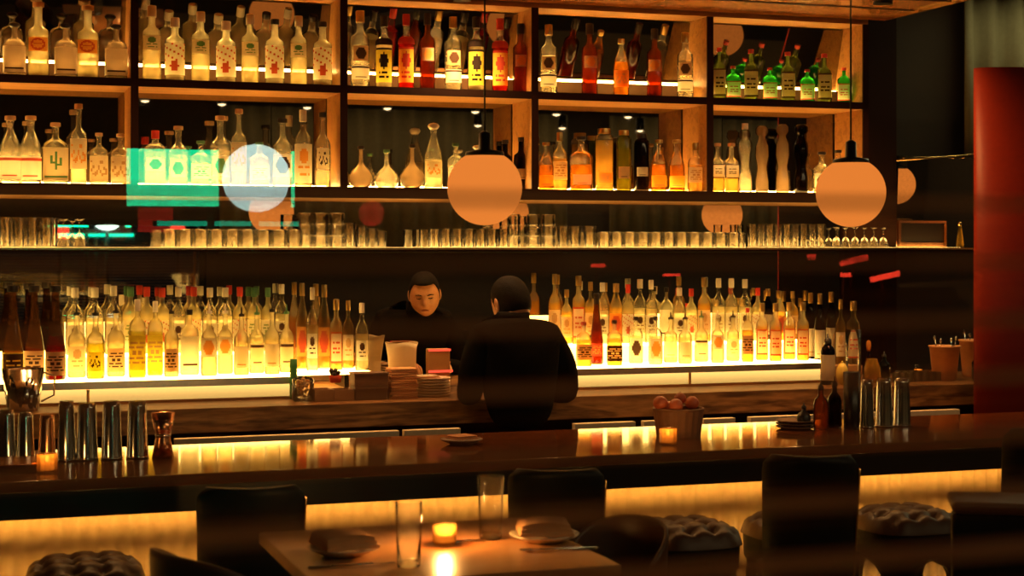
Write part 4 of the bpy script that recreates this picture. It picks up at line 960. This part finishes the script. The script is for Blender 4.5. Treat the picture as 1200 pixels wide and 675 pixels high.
# ------------------------------------------------------------------ stools
def stool(u, Y, label, rz=0):
    X = XU(u, Y); zs = ZBAR-.21; t = thing('bar_stool', label, 'bar stool', (X, Y, 0), rz, 'tufted backless stools along the bar')
    R = .167
    bm = bm_new(); N = 28; g = []       # tufted cushion
    for i in range(N+1):
        for j in range(N+1):
            x = i/N*2-1; y = j/N*2-1
            k = max(abs(x), abs(y)); e = (abs(x)**3 + abs(y)**3)**(1/3) if k else 1
            s = (k/e if e else 1); xx, yy = x*s, y*s; rr = min(1, (abs(x*s)**3+abs(y*s)**3)**(1/3))
            tx = (xx*2.1) % 1 - .5; ty = (yy*2.1) % 1 - .5
            tuft = .026*(1 - math.exp(-(tx*tx+ty*ty)*14)) - .013*math.exp(-min(abs(tx), abs(ty))**2*200)
            z = zs - .03 + .045*sqrt(max(0, 1-rr**4))**.6 - .014 + tuft*(1-rr**6)
            g.append(bm.verts.new((xx*R, yy*R, z)))
    for i in range(N):
        for j in range(N):
            a = i*(N+1)+j; f = bm.faces.new((g[a], g[a+N+1], g[a+N+2], g[a+1])); f.smooth = True
    bmesh.ops.remove_doubles(bm, verts=bm.verts, dist=1e-5)
    obj('tufted_cushion', bm, 'brownleather', t)
    bm = bm_new(); lathe(bm, [(R*.97, zs-.13), (R*1.0, zs-.12), (R*1.02, zs-.05), (R*1.0, zs-.04)], 36, sq=.15); obj('seat_drum', bm, 'black', t)
    zt = zs-.131; Hh = zt
    for q in range(4):       # four curved legs flaring into arches
        bm = bm_new(); prev = None; c = q*pi/2 + pi/4
        for k in range(31):
            z = zt*k/30; tt = max(0, (z-(zt-.12))/.12); hw = radians(9) + radians(36)*(1-sqrt(max(0, 1-tt*tt)))
            rad = R*(.98 - .0*z) + .02*(1-z/zt)
            cur = []
            for m_ in range(7):
                a = c + hw*(m_/3-1)
                cur.append((bm.verts.new((rad*cos(a), rad*sin(a), z)), bm.verts.new(((rad-.014)*cos(a), (rad-.014)*sin(a), z))))
            if prev:
                for m_ in range(6):
                    f = bm.faces.new((prev[m_][0], prev[m_+1][0], cur[m_+1][0], cur[m_][0])); f.smooth = True
                    f = bm.faces.new((prev[m_][1], cur[m_][1], cur[m_+1][1], prev[m_+1][1])); f.smooth = True
                for m_ in (0, 6): bm.faces.new((prev[m_][0], cur[m_][0], cur[m_][1], prev[m_][1]))
            else:
                for m_ in range(6): bm.faces.new((cur[m_][0], cur[m_][1], cur[m_+1][1], cur[m_+1][0]))
            prev = cur
        obj('leg', bm, 'black', t)
    bm = bm_new(); rr = [( (R*1.03+.02)*cos(2*pi*i/32), (R*1.03+.02)*sin(2*pi*i/32), .28) for i in range(33)]; tube(bm, rr, .008, 8); obj('foot_ring', bm, 'brass', t)
YS = 4.76
stool(100, YS-.02, 'tufted brown leather bar stool at the left end of the bar')
stool(803, YS, 'tufted brown bar stool right of the high table and its chairs')
stool(933, YS+.0, 'tufted brown bar stool mostly hidden behind the tall-backed chair')
stool(1060, YS, 'tufted brown bar stool right of the tall-backed chair')
# ------------------------------------------------------------------ tall chairs
def high_chair(u, Y, rz, wpx, ytop, label, seat_z=.80, lean=.10, taper=.06):
    X = XU(u, Y); zt = ZY(ytop, X, Y); W = px2m(wpx/2, u, Y); t = thing('high_chair', label, 'chair', (X, Y, 0), rz, 'black tall-backed chairs')
    # local frame: back at -y, seat towards +y
    bm = bm_new(); nx, nz = 16, 16; z0 = seat_z-.02; fr_g, bk_g = [], []
    for j in range(nz+1):
        v = j/nz; z = z0 + (zt-z0)*v
        wv = W*(1 - taper*(1-v)); 
        if v > .9: wv *= sqrt(1-((v-.9)/.1)**2*.35)
        if v < .12: wv *= sqrt(1-((.12-v)/.12)**2*.3)
        for i in range(nx+1):
            x = (i/nx*2-1); y = -lean*v + .05*(x*x) ; th = .030*(1-abs(x)**6)*.8+.006
            fr_g.append(bm.verts.new((x*wv, y + th/2, z))); bk_g.append(bm.verts.new((x*wv, y - th/2, z)))
    N = nx+1
    for j in range(nz):
        for i in range(nx):
            a = j*N+i
            f = bm.faces.new((bk_g[a], bk_g[a+1], bk_g[a+N+1], bk_g[a+N])); f.smooth = True
            f = bm.faces.new((fr_g[a], fr_g[a+N], fr_g[a+N+1], fr_g[a+1])); f.smooth = True
        for a in (j*N, j*N+nx): bm.faces.new((bk_g[a], bk_g[a+N], fr_g[a+N], fr_g[a]))
    for i in range(nx):
        for a in (i, nz*N+i): bm.faces.new((bk_g[a], fr_g[a], fr_g[a+1], bk_g[a+1]))
    obj('backrest', bm, 'black', t)
    bm = bm_new(); ed = [(W*(1-taper*(1-v))*1.012, -lean*v+.045, z0+(zt-z0)*v) for v in [k/12*.9 for k in range(13)]]; tube(bm, ed, .0035, 6); obj('rim_highlight', bm, 'brass', t)  # brass tube on one edge stands for the rim highlight
    bm = bm_new(); box(bm, -W*.95, W*.95, .03, .40, seat_z-.05, seat_z+.0); o = obj('seat', bm, 'black', t, .018)
    for sx in (-1, 1):
        for sy in (.06, .36):
            bm = bm_new(); tube(bm, [(sx*W*.85, sy, seat_z-.051), (sx*W*.98, sy + (.03 if sy > .2 else -.03), 0)], [.013, .009], 10); obj('leg', bm, 'metal_black', t)
    bm = bm_new(); tube(bm, [(-W*.93, .375, .30), (W*.93, .375, .30)], .007, 8); obj('foot_rail', bm, 'metal_black', t)
high_chair(293, 4.30, -.12, 126, 566, 'black tall-backed chair left of the high table, its back to the window')
high_chair(651, 4.30, -.30, 114, 546, 'black tall-backed chair behind the right side of the high table')
high_chair(948, 4.10, -.42, 112, 530, 'black tall-backed chair drawn up to the bar at the right')
high_chair(1228, 4.25, -.45, 110, 500, 'black tall-backed chair cut by the right edge of the picture')
def tub(u, Y, ytop, R, rz, label, m='brownleather'):
    X = XU(u, Y); zt = ZY(ytop, X, Y); t = thing('tub_chair', label, 'chair', (X, Y, 0), rz, 'dark high tub chairs'); zs = zt-.22
    bm = bm_new(); n = 36; prev = None
    for i in range(n+1):
        a = radians(-200) + radians(220)*i/n     # open towards +y
        hgt = zt - .10*(abs(i/n*2-1))**2.5
        o_, q_ = [], []
        cs = []
        for (rr, z) in ((R*.86, zs-.04), (R*.98, zs+.06), (R*1.02, hgt-.012), (R*1.01, hgt), (R*.95, hgt), (R*.93, hgt-.012), (R*.90, zs+.02)):
            cs.append(bm.verts.new((rr*cos(a), rr*sin(a), z)))
        if prev:
            for k in range(6): f = bm.faces.new((prev[k], cs[k], cs[k+1], prev[k+1])); f.smooth = True
            bm.faces.new((prev[6], cs[6], cs[0], prev[0]))
        else: bm.faces.new(cs)
        prev = cs
    bm.faces.new(prev[::-1]); obj('shell', bm, m, t)
    bm = bm_new(); lathe(bm, [(R*.8, zs-.04), (R*.88, zs-.02), (R*.88, zs+.02), (R*.78, zs+.04), (.001, zs+.045)], 28); obj('seat', bm, 'black', t)
    for q in range(4):
        a = q*pi/2+pi/4; bm = bm_new(); tube(bm, [(R*.7*cos(a), R*.7*sin(a), zs-.04), (R*.95*cos(a), R*.95*sin(a), 0)], [.014, .01], 10); obj('leg', bm, 'metal_black', t)
tub(722, 3.95, 612, .135, 2.2, 'dark glossy tub chair at the right corner of the high table')
tub(262, 3.42, 638, .15, -1.2, 'dark glossy tub chair left of the high table, only its rim in view')
# black bench at the bottom right
bn = thing('bench_seat', 'black padded bench back at the bottom right corner of the picture', 'bench', (XU(1116, 3.55), 3.55, 0), radians(-30))
zt = ZY(588, XU(1116, 3.55), 3.55)
boxobj('back_panel', (0, 1.3, 0, .06, .05, zt-.03), 'black', bn, .008); boxobj('top_roll', (0, 1.3, -.01, .20, zt-.03, zt), 'brownleather', bn, .01); boxobj('seat_pad', (.0, 1.3, .2005, .6, .30, .48), 'black', bn, .01)

# ------------------------------------------------------------------ the bartender
def skin_mesh(name, nodes, edges, mats, parent=None, sub=2, root=0):
    me = bpy.data.meshes.new(name); me.from_pydata([n[:3] for n in nodes], edges, []); me.update()
    o = bpy.data.objects.new(name, me); COL.objects.link(o)
    if parent: o.parent = parent
    o.modifiers.new('skin', 'SKIN').use_smooth_shade = True
    for i, n in enumerate(nodes):
        sv = me.skin_vertices[0].data[i]; sv.radius = (n[3], n[4] if len(n) > 4 else n[3]); sv.use_root = (i == root)
    s = o.modifiers.new('sub', 'SUBSURF'); s.levels = sub; s.render_levels = sub
    me.materials.append(M[mats]); return o
mx_, my_ = XU(595, 6.58), 6.47
man = thing('person', 'person in a black shirt standing back to the window, head bowed over the counter', 'person', (mx_, my_, 0), .10)
# body facing +y ; shirt torso and arms continuous with trousers below
sh = 1.385
nodes = [(0, -.05, .98, .135, .095), (0, -.04, 1.12, .165, .105), (0, -.02, 1.26, .205, .115), (0, .01, 1.36, .185, .100), (.010, .045, 1.425, .080, .075), (.022, .080, 1.465, .058, .058),
         (-.155, .01, 1.375, .075, .075), (-.200, .0, 1.27, .064, .064), (-.205, .02, 1.13, .056, .056), (-.16, .17, 1.155, .042, .042), (-.10, .27, 1.185, .034, .034),
         (.155, .01, 1.375, .075, .075), (.222, .0, 1.27, .064, .064), (.245, .0, 1.12, .056, .056), (.19, .16, 1.15, .042, .042), (.11, .27, 1.175, .034, .034)]
edges = [(0,1),(1,2),(2,3),(3,4),(4,5),(3,6),(6,7),(7,8),(8,9),(9,10),(3,11),(11,12),(12,13),(13,14),(14,15)]
skin_mesh('shirt', nodes, edges, 'cloth', man)
nodes = [(0, 0, .98, .140, .105), (0, 0, .92, .145, .11), (-.09, 0, .84, .088, .088), (-.095, .01, .50, .062, .062), (-.10, -.01, .12, .045, .045), (.09, 0, .84, .088, .088), (.095, .01, .50, .062, .062), (.10, -.01, .12, .045, .045)]
skin_mesh('trousers', nodes, [(0,1),(1,2),(2,3),(3,4),(1,5),(5,6),(6,7)], 'trouser', man)
for s in (-1, 1):
    skin_mesh('shoe', [(s*.10, -.05, .045, .045, .04), (s*.105, .08, .038, .045, .035), (s*.11, .18, .03, .035, .025)], [(0,1),(1,2)], 'cap_black', man)
# collar and apron tie
bm = bm_new(); 
for k in range(2): pass
lathe(bm, [(.066, 1.405), (.074, 1.42), (.070, 1.482), (.064, 1.484), (.060, 1.42)], 24, caps=False, cy=.078, cx=.022); obj('collar', bm, 'cloth', man)
# head, looking down
head = bpy.data.objects.new('head', None)
def head_mesh():
    bm = bm_new(); NU, NV = 64, 48; g = []
    def G(x, y, cx, cy, s1, s2=None): s2 = s2 or s1; return math.exp(-((x-cx)/s1)**2-((y-cy)/s2)**2)
    for j in range(NV+1):
        v = pi*j/NV; row_ = []
        for i in range(NU):
            a = 2*pi*i/NU
            x = sin(v)*sin(a); y = sin(v)*cos(a); z = cos(v)        # y = face direction
            sx_ = abs(x)**.88*(1 if x >= 0 else -1); px_, pz = sx_*.077, (abs(z)**.86*(1 if z >= 0 else -1))*.113
            fw = max(0, y)
            w_ = 1.0 - (.22*max(0, -z)**1.8)                       # jaw narrows
            X = px_*w_; Z = pz; Y = y*.094
            if y > 0: Y *= .92
            if z < -.2 and y < 0: Y *= 1 - .35*min(1, (-z-.2))     # nape
            if y > 0:
                Y += fw*1.25*( .022*G(X, Z, 0, -.018, .011, .016) + .012*G(X, Z, 0, .003, .008, .022)      # nose
                        - .010*G(X, Z, .030, .012, .015, .009) - .010*G(X, Z, -.030, .012, .015, .009) # sockets
                        + .006*G(X, Z, .028, .030, .020, .007) + .006*G(X, Z, -.028, .030, .020, .007) # brow
                        + .007*G(X, Z, 0, -.052, .020, .006) - .004*G(X, Z, 0, -.065, .02, .005)
                        + .010*G(X, Z, 0, -.092, .022, .016)                                           # chin
                        + .005*G(X, Z, .042, -.022, .016, .02) + .005*G(X, Z, -.042, -.022, .016, .02))
            row_.append(bm.verts.new((X, Y, Z)))
        g.append(row_)
    for j in range(NV):
        for i in range(NU):
            f = bm.faces.new((g[j][i], g[j+1][i], g[j+1][(i+1) % NU], g[j][(i+1) % NU])); f.smooth = True
    bmesh.ops.remove_doubles(bm, verts=bm.verts, dist=1e-6)
    for s in (-1, 1):      # ears
        prev = None
        bmesh.ops.create_uvsphere(bm, u_segments=12, v_segments=8, radius=1, matrix=Matrix.Translation((s*.076, -.004, -.004)) @ Matrix.Rotation(s*.3, 4, 'Z') @ Matrix.Diagonal((.009, .018, .031, 1)))
    return bm
hd = obj('head', head_mesh(), 'skin', man, loc=(.035, .130, 1.520)); hd.rotation_euler = (-radians(20), radians(-3), radians(10))
bpy.data.objects.remove(head) if head.name in bpy.data.objects else None
for f in hd.data.polygons: f.use_smooth = True
bm = bm_new(); NU, NV = 48, 30; g = []
for j in range(NV+1):
    v = pi*.70*j/NV; rw = []
    for i in range(NU):
        a = 2*pi*i/NU; x = sin(v)*sin(a); y = sin(v)*cos(a); z = cos(v)
        face = max(0, cos(a)); 
        vmax = pi*(.64 - .34*min(1, face*1.5)**.8); vv = min(v, vmax) ; x = sin(vv)*sin(a); y = sin(vv)*cos(a); z = cos(vv)
        k = 1.035 if v < vmax else .99
        X = (abs(x)**.88*(1 if x >= 0 else -1))*.077*k*(1-.22*max(0, -z)**1.8); Y = y*.094*(1.03 if y < 0 else .98)*k; Z = (abs(z)**.86*(1 if z >= 0 else -1))*.113*(1.07 if z > 0 else 1.0)
        if z < -.2 and y < 0: Y *= 1-.35*min(1, -z-.2)
        rw.append(bm.verts.new((X, Y, Z)))
    g.append(rw)
for j in range(NV):
    for i in range(NU):
        try: f = bm.faces.new((g[j][i], g[j+1][i], g[j+1][(i+1) % NU], g[j][(i+1) % NU])); f.smooth = True
        except ValueError: pass
bmesh.ops.remove_doubles(bm, verts=bm.verts, dist=1e-6)
hr = obj('hair', bm, 'hair', hd)
for s in (-1, 1):
    bm = bm_new(); tube(bm, [(s*.014, .086, .027), (s*.028, .089, .033), (s*.045, .076, .028)], [.0025, .0035, .002], 8); obj('eyebrow', bm, 'hair', hd)
    bm = bm_new(); tube(bm, [(s*.018, .080, .011), (s*.029, .083, .009), (s*.041, .075, .010)], [.0015, .0026, .0015], 8); obj('eye', bm, 'hair', hd)
bm = bm_new(); tube(bm, [(-.020, .084, -.055), (-.008, .092, -.052), (.008, .092, -.052), (.020, .084, -.055)], [.002, .0042, .0042, .002], 8); obj('mouth', bm, 'lip', hd)
nk = skin_mesh('neck', [(.012, .05, 1.42, .052), (.022, .08, 1.465, .050), (.032, .11, 1.50, .048)], [(0,1),(1,2)], 'skin', man)
def hand(s, ox, oy, oz, tilt):
    # palm box-ish skin plus finger chains rooted inside the palm, all one mesh
    nd = [(0, 0, 0, .026, .018), (0, .035, 0, .034, .014), (0, .070, 0, .038, .012)]; ed = [(0, 1), (1, 2)]
    for k, (fx, L) in enumerate(((-.030, .062), (-.010, .072), (.010, .068), (.029, .055))):
        b = len(nd); nd += [(fx, .078, .0, .010), (fx*1.08, .078+L*.40, -.006, .0088), (fx*1.05, .078+L*.68, -.026, .008), (fx*1.0, .078+L*.70, -.048, .007)]
        ed += [(2, b), (b, b+1), (b+1, b+2), (b+2, b+3)]
    b = len(nd); nd += [(-s*-.034, .022, -.006, .012), (-s*-.052, .052, -.022, .010), (-s*-.044, .080, -.038, .008)]; ed += [(0, b), (b, b+1), (b+1, b+2)]
    o = skin_mesh('hand', nd, ed, 'skin', man, 1); o.location = (ox, oy, oz); o.rotation_euler = tilt
hand(-1, -.095, .275, 1.185, (radians(-10), 0, radians(-25)))
hand(1, .105, .275, 1.175, (radians(-5), 0, radians(25)))
ph = thing('mobile_phone', 'lit phone held in the hands of the bartender', 'phone', (mx_+.02, my_+.37, 1.178), .2)
boxobj('case', (-.036, .036, -.07, .07, -.005, .003), 'cap_black', ph, .003); boxobj('screen', (-.032, .032, -.064, .064, .0032, .004), emit('phone_screen', (.9, .75, .55), .5), ph); ph.rotation_euler = (radians(20), 0, .2)

# lamp added under the canopy to light the bartender's face
t = thing('face_fill_lamp', 'small added lamp under the canopy to brighten the bartender', 'lamp', (mx_-.1, 6.92, ZT+.021)); bm = bm_new(); lathe(bm, [(.04, -.02), (.04, .008)], 20, caps=True); obj('housing', bm, 'metal_black', t)

# ------------------------------------------------------------------ half-height slatted screen on the street window
bl = thing('window_screen', 'half-height screen of thin horizontal timber slats inside the street window', 'window screen', (0, .62, 0))
z0 = E-.0323
for k in range(-30, 3):
    z = z0 + k*.0259
    boxobj('slat', (WX0+.06, WX1-.06, -.0125, .0125, z-.0013, z+.0013), 'slat', bl)
for x in (WX0+.05, WX1-.07):
    boxobj('stile', (x, x+.02, -.015, .015, WZ0+.051, z0+.06), 'slat', bl)

# ------------------------------------------------------------------ street things mirrored in the window pane
def mirrored(u, y, Yb):
    Yv = 2*WY - Yb; X = XU(u, Yv); return X, ZY(y, X, Yv), dep(X, Yv)/F
def street_light(name, u, y, wpx, hpx, Yb, m, label, cat, rot=0, round_=False):
    X, Z, s = mirrored(u, y, Yb); t = thing(name, label, cat, (X, Yb, Z))
    a, b = wpx/2*s, hpx/2*s
    bm = bm_new()
    if round_: 
        lathe(bm, [(.001, -.01), (a*.8, -.008), (a, 0), (a, .02)], 32); bmesh.ops.rotate(bm, verts=bm.verts, cent=(0, 0, 0), matrix=Matrix.Rotation(radians(90), 3, 'X')); bmesh.ops.rotate(bm, verts=bm.verts, cent=(0,0,0), matrix=Matrix.Rotation(pi, 3, 'Z'))
    else: box(bm, -a, a, .0, .03, -b, b)
    o = obj('lit_face', bm, m, t)
    bm = bm_new(); box(bm, -a*1.05, a*1.05, -.08, -.001 if not round_ else -.021, -b*1.05, b*1.05); obj('housing', bm, 'metal_black', t)
    bm = bm_new(); tube(bm, [(0, -.04, -b), (0, -.04, -Z)], .03, 8); obj('post', bm, 'metal_black', t)
    if rot: o.rotation_euler = (0, rot, 0)
street_light('street_sign', 248, 209, 195, 66, -11.5, emit('green_sign', (.0, .80, .32), 13), 'lit green sign across the street, reflected in the window over the shelves', 'sign')
street_light('street_globe_lamp', 300, 209, 80, 80, -11.0, emit('blue_white_lamp', (.55, .8, .72), 13), 'pale blue-white round lamp reflected over the green sign', 'street lamp', round_=True)
for i, (u, y, wq, hq, r) in enumerate(((1000, 305, 36, 6, -.2), (1036, 324, 38, 6, -.2), (950, 301, 9, 6, 0), (990, 322, 12, 5, 0), (700, 311, 16, 4, 0), (786, 322, 20, 3, 0))):
    street_light('red_street_light', u, y, wq, hq, -10.5, emit('red_lamp%d' % i, (1, .05, .02), 9), 'red street light reflected in the window, %s' % ('left of the long pair at right', 'right of the long pair at right', 'small one left of the pair', 'small one under the pair', 'small one above the right step', 'thin one above the right step')[i], 'street light', r)

street_light('street_sign', 268, 262, 165, 6, -11.6, emit('green_sign_low', (.0, .6, .3), 5), 'thin green light line below the lit green sign', 'sign')
street_light('red_lantern', 182, 255, 40, 34, -12.2, emit('red_lantern_glow', (.9, .04, .02), 2.2), 'square red lantern glow under the left end of the green sign', 'lantern')
street_light('red_lantern', 435, 250, 30, 24, -12.2, emit('red_lantern_glow2', (.9, .04, .02), 3), 'round red lantern glow above the narrow tumblers', 'lantern', round_=True)
# warm light added behind the camera to brighten the slats
point('slat_fill', (-.6, -2.6, 3.6), 48, (1, .50, .2), .15)
# ------------------------------------------------------------------ canopy, screen and curtain lights, mostly added
area('face_fill', (mx_-.1, 6.92, ZT-.02), (0, 0, 0), .06, .06, 10, (1, .55, .2), radians(110))
for k_, (ux, pw) in enumerate(((60, 9), (230, 9), (400, 7), (760, 8), (900, 9), (1075, 20))):  # lights added to brighten the counter and rails
    X_ = XU(ux, 6.2)
    t = thing('canopy_fill_lamp', 'small added light under the canopy, %s from the left' % ORD[k_], 'lamp', (X_, 6.48, ZT+.021), 0, 'added lights under the canopy')
    bm = bm_new(); lathe(bm, [(.045, -.004), (.045, .008)], 20); obj('bezel', bm, 'metal_black', t)
    area('canopy_fill', (X_, 6.48, ZT+.012), (radians(-6), 0, 0), .06, .06, pw*.6, (1, .50, .15), radians(120))
area('screen_fill', (XU(1165, 5.6), 5.2, 3.1), (radians(40), 0, radians(10)), .3, .1, 1.6, (1, .30, .10), radians(70))  # added red-orange light to bring up the red screen
area('curtain_cove', (7.0, 7.0, 3.25), (radians(-25), 0, 0), 4.0, .05, 26, (.9, .85, .4))
area('mirror_curtain_fill', (5.5, 1.5, 3.25), (radians(25), 0, 0), 7.0, .05, 45, (1, .72, .34))  # added light for the front curtains that the mirrors show
